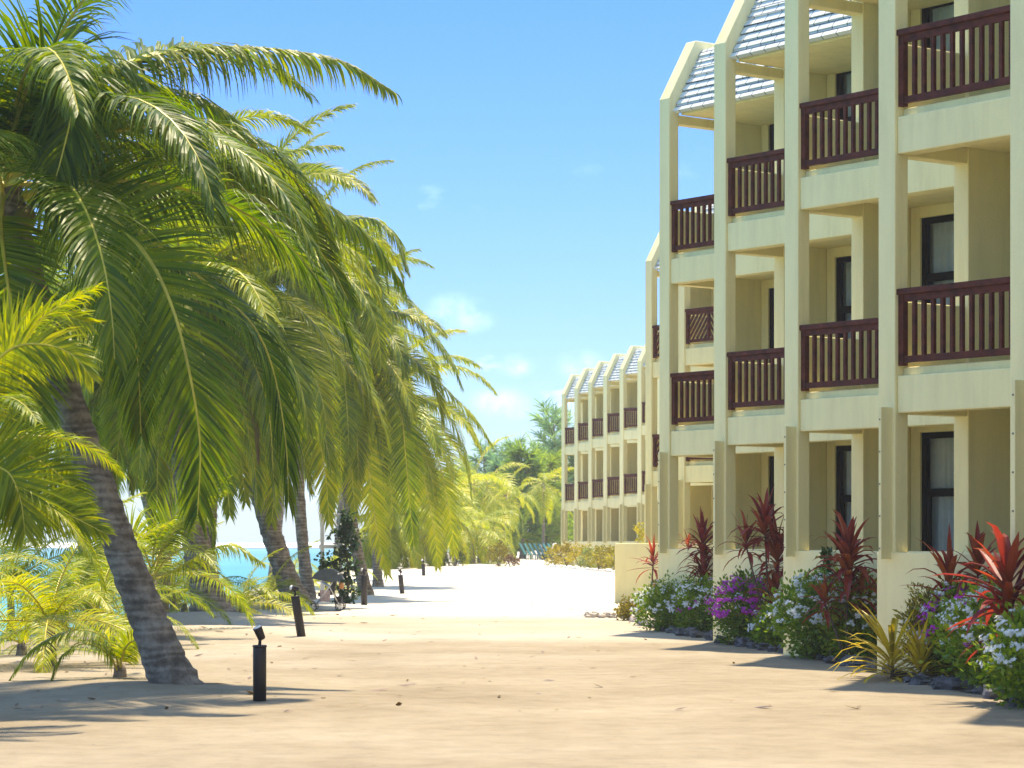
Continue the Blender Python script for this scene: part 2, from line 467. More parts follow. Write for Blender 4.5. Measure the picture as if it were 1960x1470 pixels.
def railing_mesh(chevron):
    mb = MB()
    zb, zt = 3.465, 4.315
    y0, y1 = .055, .125
    mb.box(.0, .075, y0 - .004, y1 + .004, zb, zt - .06)
    mb.box(OPEN - .075, OPEN, y0 - .004, y1 + .004, zb, zt - .06)
    mb.box(.075, OPEN - .075, y0 + .006, y1 - .006, zb + .03, zb + .105)
    mb.box(.075, OPEN - .075, y0 + .006, y1 - .006, zt - .135, zt - .06)
    if not chevron:
        n = 25
        for i in range(n):
            x = .075 + (OPEN - .15) * (i + 1) / (n + 1)
            mb.box(x - .021, x + .021, y0 + .012, y1 - .012, zb + .105, zt - .135)
    else:
        n = 5
        pw = (OPEN - .15) / n
        a, b = zb + .105, zt - .135
        hh = b - a
        for k in range(n):
            x0 = .075 + k * pw
            if k: mb.box(x0 - .03, x0 + .03, y0, y1, a, b)
            sg = 1 if k % 2 == 0 else -1
            for q in range(-5, 7):
                # diagonal slat clipped to the panel
                c0 = q * .145
                pts = []
                for s_ in (0, 1):
                    xx = c0 + (0 if s_ == 0 else hh * .8)
                    pts.append([xx, a + hh * s_])
                (xa, za), (xb, zb2) = pts
                def clip(xa, za, xb, zb2, lo, hi):
                    if xb <= lo or xa >= hi: return None
                    sl = (zb2 - za) / (xb - xa)
                    if xa < lo: za += (lo - xa) * sl; xa = lo
                    if xb > hi: zb2 -= (xb - hi) * sl; xb = hi
                    return xa, za, xb, zb2
                c = clip(xa, za, xb, zb2, .03, pw - .03)
                if not c: continue
                xa, za, xb, zb2 = c
                if sg < 0: xa, xb = pw - xa, pw - xb
                t = .036
                ya, yb = y0 + .018, y1 - .018
                vs = [(x0 + xa, ya, za - t), (x0 + xb, ya, zb2 - t), (x0 + xb, ya, zb2 + t), (x0 + xa, ya, za + t)]
                vs += [(p[0], yb, p[2]) for p in vs]
                mb.add(vs, [(0, 1, 2, 3), (7, 6, 5, 4), (0, 4, 5, 1), (1, 5, 6, 2), (2, 6, 7, 3), (3, 7, 4, 0)])
    return mb.mesh('railing', [M['rail']])


def handrail_mesh():
    mb = MB(); mb.box(-.03, OPEN + .02, .022, .158, 4.257, 4.325)
    return mb.mesh('handrail', [M['rail']])


WIN = (.17, 2.75, .40, 2.97)   # u0 u1 z0 z1


def facade_mesh():
    mb = MB()
    u0, u1, z0, z1 = WIN
    for k in range(3):
        dz = 2.9 * k
        top = (3.12 if k < 2 else 2.93) + dz
        bot = .40 + dz if k else -.1
        mb.box(0, u0, 2.1, 2.26, bot, top)
        mb.box(u1, OPEN + .012, 2.1, 2.26, bot, top)
        mb.box(u0, u1, 2.1, 2.26, z1 + dz, top)
        mb.box(u0, u1, 2.1, 2.26, bot, z0 + dz) if k == 0 else None
    for k in (1, 2):
        mb.box(0, OPEN + .012, 2.1, 2.26, 2.9 * k + .22, 2.9 * k + .40)
    return mb.mesh('facade_wall', [M['plaster']])


def window_mesh():
    mb = MB()
    u0, u1, z0, z1 = WIN
    a = .085
    y0, y1 = 2.135, 2.215
    mb.box(u0, u1, y0, y1, z1 - a, z1 - .002); mb.box(u0, u1, y0, y1, z0 + .002, z0 + a)
    mb.box(u0, u0 + a, y0, y1, z0 + a, z1 - a); mb.box(u1 - a, u1, y0, y1, z0 + a, z1 - a)
    um = (u0 + u1) / 2
    mb.box(um - .05, um + .05, y0 - .01, y1, z0 + a, z1 - a)
    for p, q in ((u0 + a, um - .05), (um + .05, u1 - a)):
        mb.box(p, q, y0 + .01, y1 - .01, 2.10, 2.21)
        mb.box(p, p + .05, y0 + .015, y1 - .01, z0 + a, 2.10); mb.box(q - .05, q, y0 + .015, y1 - .01, z0 + a, 2.10)
    return mb.mesh('window', [M['frame']])


def pane_mesh():
    mb = MB()
    u0, u1, z0, z1 = WIN
    mb.add([(u0 + .08, 2.175, z0 + .08), (u1 - .08, 2.175, z0 + .08), (u1 - .08, 2.175, z1 - .08), (u0 + .08, 2.175, z1 - .08)], [(0, 1, 2, 3)])
    return mb.mesh('pane', [M['glass']])


def curtain_mesh(seed):
    mb = MB(); rg = random.Random(seed)
    u0, u1, z0, z1 = WIN
    n = 150
    gap = rg.choice([0, 0, .35])
    ph = rg.uniform(0, 6)
    for seg in ((u0 - .06, (u0 + u1) / 2 - gap / 2), ((u0 + u1) / 2 + gap / 2, u1 + .06)):
        pts = []
        for i in range(n + 1):
            x = seg[0] + (seg[1] - seg[0]) * i / n
            y = 2.33 + .035 * math.sin(x * 46 + ph + 1.3 * math.sin(x * 7)) + .012 * math.sin(x * 91)
            pts.append((x, y))
        o = len(mb.v)
        for x, y in pts:
            mb.v.append((x, y, z0 + .02)); mb.v.append((x, y + .02 * math.sin(x * 20), z1 + .03))
        for i in range(n):
            mb.face([o + 2 * i, o + 2 * i + 2, o + 2 * i + 3, o + 2 * i + 1])
    return mb.mesh('curtain', [M['curtain']], True)


def base_mesh():
    mb = MB()
    mb.box(-PW - .004, OPEN - .001, -.02, .2, -.3, 1.375)
    mb.box(-.225, -.03, .2, 1.21, -.3, 1.36)
    mb.box(-.01, OPEN + .011, .2, 2.1, .2, .40)
    return mb.mesh('base_wall', [M['plaster']])


def roof_mesh():
    mb = MB()
    a, b = Vector((0, .10, 8.73)), Vector((0, .745, 9.85))
    n = 9
    nrm = Vector((0, -(b - a).z, (b - a).y)).normalized()
    prev = None
    prof = []
    for k in range(n):
        p = a.lerp(b, k / n) + nrm * .03
        q = a.lerp(b, (k + 1) / n) + nrm * .006
        prof += [(p.y, p.z), (q.y, q.z)]
    prof += [(10.4, 9.85), (10.4, 9.70), (2.3, 9.70), (2.1, 8.82), (.26, 8.82), (.26, 8.735), (.13, 8.71)]
    mb.prism_x(prof[::-1], 0, OPEN - .012)
    return mb.mesh('roof', [M['shingle']])


def soffit_mesh():
    mb = MB(); mb.box(-.01, OPEN + .011, .27, 2.26, 8.70, 8.815)
    return mb.mesh('soffit', [M['plaster']])


def back_mesh():
    mb = MB(); mb.box(-.012, OPEN + .012, 10.2, 10.4, -.1, 9.69)
    return mb.mesh('back_wall', [M['plaster']])


def plank_mesh():
    mb = MB()
    mb.box(-.085, -.042, -.175, -.0, 1.30, 3.0)
    return mb.mesh('fin_plank', [M['plaster']])


def bolts_mesh():
    mb = MB()
    if 1:
        z = 1.42
        mb.tube([Vector((-.064, -.175, z)), Vector((-.064, -.183, z))], .009, 8)
    return mb.mesh('bolt', [M['bolt']])


def hotel(label, origin, nb, chevron=False, bolts=False, curtains=True):
    root = thing('hotel_block', label, 'hotel', origin, BLOCK_RZ, 'three storey hotel blocks along the sand path')
    for i in range(nb + 1):
        off = Vector((i * BU, i * BV, 0))
        def part(key, fn, name, dz=0, bev=.012, parent=root, at=off):
            return put(cached(key, fn), name, parent, at + Vector((0, 0, dz)), bev)
        part('pier', pier_mesh, 'pier')
        part('fin', fin_mesh, 'party_wall')
        for k in range(2):
            part('sb', lambda: side_beam_mesh(2.935, 3.352), 'side_beam', 2.9 * k)
            part('pa', lambda: parapet_mesh(3.353, 4.20), 'side_parapet', 2.9 * k)
        part('sbt', lambda: side_beam_mesh(8.55, 8.70), 'side_beam')
        pl = part('plank', plank_mesh, 'fin_plank', bev=.006)
        if bolts:
            for q in range(5): put(cached('bolts', bolts_mesh), 'bolt', pl, (0, 0, q * .36))
        if i == nb: break
        part('base', base_mesh, 'base_wall')
        part('facade', facade_mesh, 'facade_wall', bev=.008)
        for k in range(2):
            part('beam', beam_mesh, 'front_beam', 2.9 * k)
            part('kerb', kerb_mesh, 'kerb', 2.9 * k)
            part('slab', slab_mesh, 'floor_slab', 2.9 * k, 0)
            rl = part(('rail', chevron), lambda: railing_mesh(chevron), 'railing', 2.9 * k, 0)
            put(cached('hand', handrail_mesh), 'handrail', rl, None, .01)
        for k in range(3):
            w = part('win', window_mesh, 'window', 2.9 * k, .006)
            put(cached('pane', pane_mesh), 'pane', w)
            s_ = (i * 3 + k) % 4
            put(cached(('cur', s_), lambda: curtain_mesh(s_)), 'curtain', w)
        part('roof', roof_mesh, 'roof', bev=0)
        part('soffit', soffit_mesh, 'soffit')
        part('back', back_mesh, 'back_wall', bev=0)
    return root


A0 = Vector((2.645, 42.2, 0))
hotel('nearest cream hotel block with upright maroon balcony rails and red plants along its base', A0, 6, bolts=True)
hotel('middle cream hotel block with diagonal slat balcony rails half hidden behind the nearest block', Vector((3.716, 66.8, .02)), 4, chevron=True)
hotel('farthest cream hotel block with six slim bays above low yellow shrubs', Vector((2.70, 129.0, .12)), 8)

# low garden wall between the blocks
mb = MB()
mb.box(0, 3.6, 0, .22, -.4, 1.45)
o = mb.build('garden_wall', M['plaster'], None, loc=(2.50, 61.0, .0), bevel=.02)
o.rotation_euler.z = R(-6)
tag(o, 'low plain cream garden wall at the corner of the nearest block', 'wall')
# white wall at the end of the path
mb = MB(); mb.box(0, 6, 0, .25, -.3, .75)
o = mb.build('garden_wall', M['white'], None, loc=P(1028, 1060, 172) * 1, bevel=.02); o.location.z = .34
tag(o, 'low white wall behind the green sun loungers at the end of the path', 'wall')


# ------------------------------------------------------------------ palms
def curve_pts(ctrl, n):
    """Catmull-Rom through the control points"""
    c = [ctrl[0] * 2 - ctrl[1]] + list(ctrl) + [ctrl[-1] * 2 - ctrl[-2]]
    out = []
    segs = len(ctrl) - 1
    for i in range(n):
        t = i / (n - 1) * segs
        k = min(int(t), segs - 1); u = t - k
        p0, p1, p2, p3 = c[k:k + 4]
        out.append(.5 * ((2 * p1) + (p2 - p0) * u + (2 * p0 - 5 * p1 + 4 * p2 - p3) * u * u + (3 * p1 - p0 - 3 * p2 + p3) * u ** 3))
    return out


def prof_len(t):
    if t < .35: return .45 + .55 * (t / .35) ** .8
    return 1 - .72 * ((t - .35) / .65) ** 1.7


def add_frond(mb, pts, rg, nl=80, Lm=.9, w=.026, side=None, droop=.4, seg=3, rr=.03, start=.1, sweep=(78, 28), lift=.18, ns=5):
    k = len(pts)
    rad = [rr * (1 - .86 * (i / (k - 1)) ** .8) for i in range(k)]
    mb.tube(pts, rad, ns, 1)
    cum = [0]
    for i in range(1, k): cum.append(cum[-1] + (pts[i] - pts[i - 1]).length)
    tot = cum[-1]
    for i in range(nl):
        t = start + (1 - start) * (i + .5) / nl
        s = t * tot
        j = 1
        while j < k - 1 and cum[j] < s: j += 1
        u = (s - cum[j - 1]) / max(1e-6, cum[j] - cum[j - 1])
        p0 = pts[j - 1].lerp(pts[j], u)
        T = (pts[j] - pts[j - 1]).normalized()
        Sv = side(t, T) if callable(side) else side
        S = (Sv - T * Sv.dot(T))
        if S.length < 1e-3: S = T.orthogonal()
        S.normalize()
        Nn = S.cross(T)
        if Nn.z < 0: Nn = -Nn
        th = R(sweep[0] + (sweep[1] - sweep[0]) * t ** 1.3)
        for sd in (-1, 1):
            if rg.random() < .03: continue
            a = th + rg.uniform(-.09, .09)
            d = (S * sd * math.sin(a) + T * math.cos(a) + Nn * (lift + rg.uniform(-.08, .08))).normalized()
            L = Lm * prof_len(t) * rg.uniform(.85, 1.1)
            p = p0.copy(); cs = [p]; ws = []
            dr = droop * rg.uniform(.65, 1.4)
            W0 = None
            for q in range(seg):
                d = (d + DOWN * dr * (q + .35) / seg * 1.6).normalized()
                p = p + d * (L / seg); cs.append(p)
            tw = rg.uniform(-.35, .35)
            for q in range(seg + 1):
                dd = (cs[min(q + 1, seg)] - cs[max(q - 1, 0)]).normalized()
                W = (T - dd * T.dot(dd))
                if W.length < 1e-3: W = dd.orthogonal()
                W.normalize()
                W = (W * math.cos(tw) + dd.cross(W) * math.sin(tw))
                f = q / seg
                ws.append(W * w * (.55 + 1.5 * f if f < .3 else max(.04, 1.05 - (f - .3) * 1.42)))
            mb.strip(cs, ws, 0)


def arc(elev, L, bend, n=16, pw=1.25):
    """a frond's rachis in the x-z plane"""
    p = Vector((0, 0, 0)); out = [p]
    for i in range(1, n):
        t = (i - .5) / (n - 1)
        a = max(R(-86), R(elev) - R(bend) * t ** pw)
        p = p + Vector((math.cos(a), 0, math.sin(a))) * (L / (n - 1)); out.append(p)
    return out


POOL = {}


def frond_pool(kind, seed):
    """frond meshes of unit-ish length, by starting angle"""
    if (kind, seed) in POOL: return POOL[(kind, seed)]
    rg = random.Random(hash((kind, seed)) % 9999 if False else seed * 131 + len(kind) * 17)
    spec = {'near': (150, 4, .0165, 'palm_near'), 'mid': (120, 3, .022, 'palm_mid'), 'far': (90, 3, .029, 'palm_far'), 'dead': (60, 3, .02, 'palm_dead'), 'young': (64, 3, .022, 'palm_far'), 'youngmid': (72, 3, .018, 'palm_mid'), 'tiny': (34, 2, .05, 'palm_far')}[kind]
    out = []
    for e, bend in ((78, 70), (62, 100), (46, 112), (30, 108), (14, 98), (-4, 84), (-24, 66), (-46, 44)):
        for q in range(2):
            mb = MB()
            young = kind.startswith('young')
            pts = arc(e + rg.uniform(-5, 5), 4.2, (bend + rg.uniform(-12, 14)) * (.8 if young else 1), 16)
            yaw = rg.uniform(-.35, .35)
            pts = [Vector((p.x, yaw * .6 * (p.x / 4.2) ** 2 * 2, p.z)) for p in pts]
            roll = rg.uniform(-.5, .5)
            add_frond(mb, pts, rg, spec[0], .98, spec[2], Vector((0, math.cos(roll), math.sin(roll))), rg.uniform(.3, .62) if kind != 'dead' else .9, spec[1], .036, .12 if not young else .06, lift=.2)
            out.append((e, mb.mesh('frond', [M[spec[3]], M['rachis'] if kind != 'dead' else M['rachis_dry']], False)))
    POOL[(kind, seed)] = out
    return out


def trunk_pts(a, b, bow, n=26):
    out = []
    for i in range(n):
        t = i / (n - 1)
        s = a.lerp(b, t)
        out.append(s + bow * (4 * t * (1 - t)))
    return out


def palm(label, base, crown, bow=(0, 0, 0), r0=.3, r1=.13, kind='mid', nf=24, Lf=4.2, seed=1, elevs=None, azs=None, skirt=1.6, coco=6, dead=0, group='coconut palms along the beach side of the path', emin=-66):
    rg = random.Random(seed)
    base = Vector(base); crown = Vector(crown)
    root = thing('palm_tree', label, 'palm tree', base, 0, group)
    c = crown - base
    mb = MB()
    n = 130
    pts = trunk_pts(Vector((0, 0, -.25)), c, Vector(bow), n)
    rad = []
    tot = c.length
    for i in range(n):
        t = i / (n - 1)
        r = r1 + (r0 * .62 - r1) * (1 - t) + r0 * .38 * math.exp(-t * tot / .45)
        r *= 1 + .035 * math.sin(i * 1.05 + .6 * math.sin(i * .37)) + rg.uniform(-.025, .025) + .22 * math.exp(-t * tot / .16)
        if t > .95: r *= 1.25
        rad.append(r)
    mb.tube(pts, rad, 16, 0, True, rg, .045)
    mb.build('trunk', M['bark'], root, True)
    pool = frond_pool(kind, seed % 2 + 1)
    nf = int(nf * (1.45 if kind in ('mid', 'far') else 1))
    for j in range(nf):
        az = j * 2.39996 + rg.uniform(-.3, .3)
        f = (j + .5) / nf
        e = 80 - (80 - emin) * f ** .74 + rg.uniform(-7, 7)
        best = sorted(pool, key=lambda q: abs(q[0] - e) + rg.uniform(0, 6))[0]
        put(best[1], 'frond', root, c + Vector((math.cos(az), math.sin(az), 0)) * .09 + Vector((0, 0, rg.uniform(-.15, .12))), 0, az, Lf / 4.2 * rg.uniform(.86, 1.1))
    if dead:
        dp = frond_pool('dead', 1)
        for j in range(dead):
            az = rg.uniform(0, 6.28)
            put(dp[-1 - rg.randrange(4)][1], 'dead_frond', root, c + Vector((math.cos(az) * .1, math.sin(az) * .1, -.2)), 0, az, Lf / 4.2 * .8)
    for j in range(coco):
        a = rg.uniform(0, 6.28)
        mb = MB(); mb.blob((0, 0, 0), (.10, .10, .13), seed + j, (10, 8), .06)
        ob = mb.build('coconut', M['coconut'], root, True, c + Vector((math.cos(a) * .24, math.sin(a) * .24, -.22 + rg.uniform(-.14, .08))))
    return root, c


def traced(root, base, ctrl, rg, mat, nl=150, Lm=.95, w=.0155, side=Vector((0, 1, 0)), droop=.5, rr=.03, start=.12, seg=4, sweep=(74, 24), lift=.1):
    pts = [P(*q) - base for q in ctrl]
    mb = MB()
    add_frond(mb, curve_pts(pts, 28), rg, nl, Lm, w, side, droop, seg, rr, start, sweep, lift, 6)
    return mb.build('frond', [M[mat], M['rachis']], root)


def gbase(x, d):
    X = (x - CX) / F_PX * d
    return Vector((X, d, gz(X, d, False)))


def image_side(t, T):
    return T.cross(Vector((0, 1, 0)))


# the big leaning palm in front
b1 = gbase(352, 24.6)
c1 = P(8, 362, 24.6)
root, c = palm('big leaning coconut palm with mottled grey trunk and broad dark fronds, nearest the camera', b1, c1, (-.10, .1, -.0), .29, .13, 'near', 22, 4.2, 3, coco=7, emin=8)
rg = random.Random(77)
tr = [
    dict(ctrl=[(15, 350, 24.3), (108, 332, 23.7), (194, 398, 23.3), (279, 487, 23), (330, 588, 22.9), (364, 720, 22.9), (383, 850, 23), (378, 985, 23.1)], side=image_side, droop=.12, Lm=1.05, rr=.036, start=.16),
    dict(ctrl=[(15, 350, 24.6), (150, 368, 24.6), (300, 470, 24.7), (446, 584, 24.9), (500, 650, 25), (530, 740, 25.1), (548, 860, 25.1), (552, 960, 25.1)], side=lambda t, T: Vector((.25 + .3 * t, .9, 0)), droop=.45, Lm=.95),
    dict(ctrl=[(15, 345, 24.8), (120, 288, 25), (230, 276, 25.3), (330, 286, 25.6), (450, 320, 25.9), (560, 357, 26.2), (640, 400, 26.4), (710, 455, 26.5), (765, 535, 26.6)], side=Vector((0, 1, .1)), droop=1.0, Lm=1.0, nl=165),
    dict(ctrl=[(10, 345, 24.3), (40, 200, 23.8), (90, 110, 23.4), (130, 130, 23.1), (137, 210, 23), (118, 300, 22.95), (95, 380, 22.95)], side=image_side, droop=.3, Lm=1.0),
    dict(ctrl=[(10, 340, 24.7), (120, 200, 25), (260, 118, 25.3), (400, 92, 25.6), (540, 96, 25.8), (660, 120, 26), (748, 172, 26.1)], side=Vector((.1, 1, 0)), droop=.95, Lm=.85, nl=150),
    dict(ctrl=[(5, 372, 24.2), (2, 430, 23.9), (10, 510, 23.7), (25, 610, 23.7), (45, 740, 23.8), (50, 860, 23.9)], side=image_side, droop=.1, Lm=.8),
    dict(ctrl=[(12, 350, 24.5), (90, 360, 24.9), (180, 430, 25.2), (235, 540, 25.4), (262, 680, 25.5), (270, 830, 25.6)], side=lambda t, T: Vector((.8, .6, 0)), droop=.3, Lm=.95),
    dict(ctrl=[(12, 345, 24.8), (110, 250, 25.3), (230, 190, 25.9), (350, 185, 26.4), (450, 230, 26.8), (510, 320, 27)], side=Vector((.1, 1, 0)), droop=.8, Lm=.95),
    dict(ctrl=[(12, 340, 24.6), (60, 230, 24.4), (150, 150, 24.2), (240, 140, 24.1), (300, 190, 24.1), (330, 270, 24.1)], side=Vector((.5, .8, 0)), droop=.6, Lm=.95),
]
for d in tr:
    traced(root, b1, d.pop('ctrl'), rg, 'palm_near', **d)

# palms further along the row
b = gbase(410, 46.6)
root, c = palm('coconut palm with dark swollen base on a sand mound, second in the row', b, P(345, 560, 46.6), (-.25, 0, 0), .46, .15, 'mid', 26, 4.1, 5, dead=5)
for cc_ in [
    ([(345, 560, 46.6), (419, 518, 46.4), (516, 468, 46.2), (605, 452, 46), (680, 482, 45.9), (722, 545, 45.9)], 'palm_mid', Vector((.15, 1, .1)), 1.0, .9),
    ([(345, 560, 46.6), (420, 560, 46), (500, 610, 45.6), (560, 700, 45.4), (590, 820, 45.4)], 'palm_mid', image_side, .9, .2),
    ([(345, 560, 46.6), (360, 640, 45.6), (400, 760, 45.2), (430, 900, 45.1), (440, 985, 45.1)], 'palm_mid', image_side, .85, .15)]:
    traced(root, b, cc_[0], rg, cc_[1], nl=110, w=.021, Lm=cc_[3], side=cc_[2], droop=cc_[4], seg=3)
b = gbase(574, 55.6)
root, c = palm('coconut palm with ringed brown trunk leaning left beside the covered stroller', b, P(425, 610, 55.6), (-.2, 0, 0), .40, .16, 'mid', 28, 4.5, 8, dead=2)
for cc_ in [
    ([(425, 610, 55.6), (470, 578, 55.4), (528, 578, 55.2), (610, 605, 55), (671, 657, 54.8), (700, 725, 54.8), (712, 810, 54.8)], 'palm_mid', Vector((.15, 1, .1)), 1.0, .8),
    ([(425, 610, 55.6), (500, 640, 55), (560, 700, 54.6), (600, 800, 54.4), (622, 900, 54.4), (630, 1000, 54.4)], 'palm_mid', image_side, 1.0, .2),
    ([(425, 610, 55.6), (480, 690, 54.8), (512, 800, 54.4), (524, 930, 54.3), (520, 1000, 54.3)], 'palm_mid', image_side, .95, .15),
    ([(425, 610, 55.6), (430, 700, 54.6), (455, 830, 54.3), (470, 960, 54.3)], 'palm_mid', image_side, .9, .15)]:
    traced(root, b, cc_[0], rg, cc_[1], nl=110, w=.021, Lm=cc_[3], side=cc_[2], droop=cc_[4], seg=3)
b = gbase(594, 63)
root, c = palm('taller coconut palm with dark trunk just behind the ringed one', b, P(588, 462, 63), (-.3, 0, 0), .24, .14, 'mid', 24, 2.9, 11)
for cc_ in [
    ([(588, 462, 63), (650, 428, 62.8), (710, 418, 62.6), (755, 450, 62.5), (780, 515, 62.5)], 'palm_mid', Vector((.15, 1, .1)), 1.0, .9),
    ([(588, 462, 63), (640, 470, 62.6), (690, 530, 62.3), (720, 620, 62.2), (730, 700, 62.2)], 'palm_mid', image_side, .95, .3)]:
    traced(root, b, cc_[0], rg, cc_[1], nl=110, w=.021, Lm=cc_[3], side=cc_[2], droop=cc_[4], seg=3)
b = gbase(706, 64.5)
root, c = palm('slender coconut palm behind the vine covered trellis with fronds arching over the sand', b, P(645, 655, 64.5), (-.2, 0, 0), .25, .12, 'mid', 28, 3.7, 14)
for cc_ in [
    ([(645, 655, 64.5), (720, 645, 64.2), (795, 692, 64), (871, 762, 63.9), (908, 800, 63.9), (940, 848, 63.9)], 'palm_far', Vector((.15, 1, .1)), .95, .7),
    ([(645, 655, 64.5), (705, 600, 64.3), (770, 600, 64.1), (825, 640, 64), (862, 690, 64), (882, 735, 64)], 'palm_mid', Vector((.15, 1, .1)), 1.0, .6),
    ([(645, 655, 64.5), (720, 690, 64), (764, 775, 63.7), (776, 870, 63.6), (784, 962, 63.6), (792, 1040, 63.6)], 'palm_mid', image_side, 1.0, .2),
    ([(645, 660, 64.5), (682, 740, 63.8), (700, 850, 63.5), (719, 1000, 63.4), (742, 1100, 63.4)], 'palm_far', image_side, .9, .15),
    ([(645, 660, 64.5), (655, 740, 63.6), (668, 850, 63.3), (680, 985, 63.3)], 'palm_mid', image_side, .9, .15)]:
    traced(root, b, cc_[0], rg, cc_[1], nl=110, w=.021, Lm=cc_[3], side=cc_[2], droop=cc_[4], seg=3)
b = gbase(725, 79)
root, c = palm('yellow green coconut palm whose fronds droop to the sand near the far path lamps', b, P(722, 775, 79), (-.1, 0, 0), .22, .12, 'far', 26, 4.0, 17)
for cc_ in [
    ([(722, 775, 79), (790, 800, 78.6), (838, 880, 78.4), (860, 980, 78.3), (870, 1060, 78.3)], 'palm_far', image_side, 1.05, .2),
    ([(722, 775, 79), (780, 830, 78.4), (815, 930, 78.2), (833, 1030, 78.1), (838, 1085, 78.1)], 'palm_far', image_side, 1.0, .2),
    ([(722, 775, 79), (800, 760, 78.8), (860, 800, 78.7), (890, 870, 78.7), (902, 950, 78.7)], 'palm_far', Vector((.15, 1, .1)), 1.0, .6)]:
    traced(root, b, cc_[0], rg, cc_[1], nl=110, w=.021, Lm=cc_[3], side=cc_[2], droop=cc_[4], seg=3)
b = gbase(345, 68)
root, c = palm('slim coconut palm leaning left in front of the lagoon', b, P(235, 700, 68), (-.2, 0, 0), .2, .12, 'mid', 22, 4.2, 20)
b = gbase(300, 50)
root, c = palm('tall coconut palm rising behind the big leaning palm', b, P(320, 340, 50), (.2, 0, 0), .26, .14, 'mid', 22, 3.5, 23)
b = gbase(398, 57)
root, c = palm('tall coconut palm whose crown fills the canopy above the second palm', b, P(470, 415, 57), (-.2, 0, 0), .22, .14, 'mid', 22, 3.5, 32)
b = gbase(640, 90)
root, c = palm('tall coconut palm far back whose crown shows above the slender one', b, P(690, 560, 90), (0, 0, 0), .22, .14, 'mid', 18, 3.2, 35)
b = gbase(520, 86)
root, c = palm('tallest distant coconut palm showing its small crown against the sky above the others', b, P(556, 335, 86), (.2, 0, 0), .26, .14, 'mid', 20, 2.0, 26)
b = gbase(180, 56)
root, c = palm('coconut palm at the left edge half hidden by the big leaning trunk', b, P(120, 620, 56), (0, 0, 0), .26, .14, 'mid', 22, 4.2, 29)


def young_palm(label, base, h, nf, Lf, seed, kind='young', lo=-10, hi=78, azr=(0, 6.283), group='young palms under the coconut grove'):
    rg = random.Random(seed)
    root = thing('young_palm', label, 'young palm', base, 0, group)
    mb = MB(); mb.tube([Vector((0, 0, -.1)), Vector((.01, 0, h * .5)), Vector((0, .01, h))], [.09, .07, .06], 9)
    mb.build('stem', M['bark'], root, True)
    pool = frond_pool(kind, 1)
    for j in range(nf):
        az = azr[0] + (azr[1] - azr[0]) * ((j * .618) % 1) + rg.uniform(-.15, .15)
        e = lo + (hi - lo) * (1 - (j + .5) / nf) + rg.uniform(-5, 5)
        best = sorted(pool, key=lambda q: abs(q[0] - e) + rg.uniform(0, 5))[0]
        put(best[1], 'frond', root, (0, 0, h), 0, az, Lf / 4.2 * rg.uniform(.85, 1.12))
    return root


# young palm at the left edge, close to the camera
bN = gbase(-95, 20.2)
root = young_palm('young palm with bright soft fronds reaching in from the left edge', bN, 2.1, 9, 1.9, 41, 'youngmid')
rg = random.Random(42)
for d in [
    dict(ctrl=[(-90, 880, 20.2), (-50, 740, 20), (0, 683, 19.9), (43, 660, 19.8), (100, 662, 19.8), (143, 683, 19.8), (175, 722, 19.8)], side=image_side, droop=.25, Lm=.5),
    dict(ctrl=[(-90, 880, 20.2), (-60, 780, 20.4), (-20, 690, 20.6), (40, 630, 20.7), (110, 605, 20.8), (170, 618, 20.8)], side=image_side, droop=.25, Lm=.52),
    dict(ctrl=[(-90, 890, 20.2), (-40, 880, 20), (0, 895, 19.9), (22, 912, 19.8), (40, 960, 19.8), (48, 1020, 19.8)], side=image_side, droop=.08, Lm=.66),
    dict(ctrl=[(-90, 880, 20.2), (-30, 850, 20.4), (50, 870, 20.6), (120, 915, 20.7), (170, 985, 20.8)], side=image_side, droop=.15, Lm=.4),
    dict(ctrl=[(-90, 890, 20.2), (-20, 930, 20.2), (60, 960, 20.2), (130, 985, 20.2), (200, 1020, 20.2)], side=image_side, droop=.12, Lm=.42),
]:
    traced(root, bN, d.pop('ctrl'), rg, 'palm_mid', nl=84, w=.012, rr=.016, seg=3, start=.2, **d)

bY = gbase(292, 38)
root = young_palm('young palm with arching fronds against the lagoon, right behind the big trunk', bY, .8, 8, 2.1, 51, 'youngmid')
for d in [
    dict(ctrl=[(292, 1080, 38), (300, 1030, 37.8), (345, 975, 37.6), (390, 940, 37.5), (432, 922, 37.5)], side=image_side, droop=.2, Lm=.55),
    dict(ctrl=[(292, 1085, 38), (320, 1035, 37.6), (355, 990, 37.4), (385, 982, 37.3), (405, 1010, 37.3), (408, 1050, 37.3)], side=Vector((.3, .9, 0)), droop=.7, Lm=.5),
    dict(ctrl=[(292, 1100, 38), (325, 1095, 37.6), (362, 1074, 37.4), (405, 1050, 37.3), (450, 1045, 37.2), (500, 1075, 37.2)], side=Vector((0, 1, .1)), droop=.9, Lm=.55),
    dict(ctrl=[(290, 1090, 38), (260, 1020, 37.6), (225, 1010, 37.4), (195, 1040, 37.3), (170, 1110, 37.2)], side=image_side, droop=.4, Lm=.5),
    dict(ctrl=[(290, 1100, 38), (250, 1075, 37.8), (190, 1080, 37.6), (140, 1130, 37.4), (110, 1200, 37.3)], side=image_side, droop=.5, Lm=.5),
]:
    traced(root, bY, d.pop('ctrl'), rg, 'palm_mid', nl=84, w=.0125, rr=.018, seg=3, start=.15, **d)

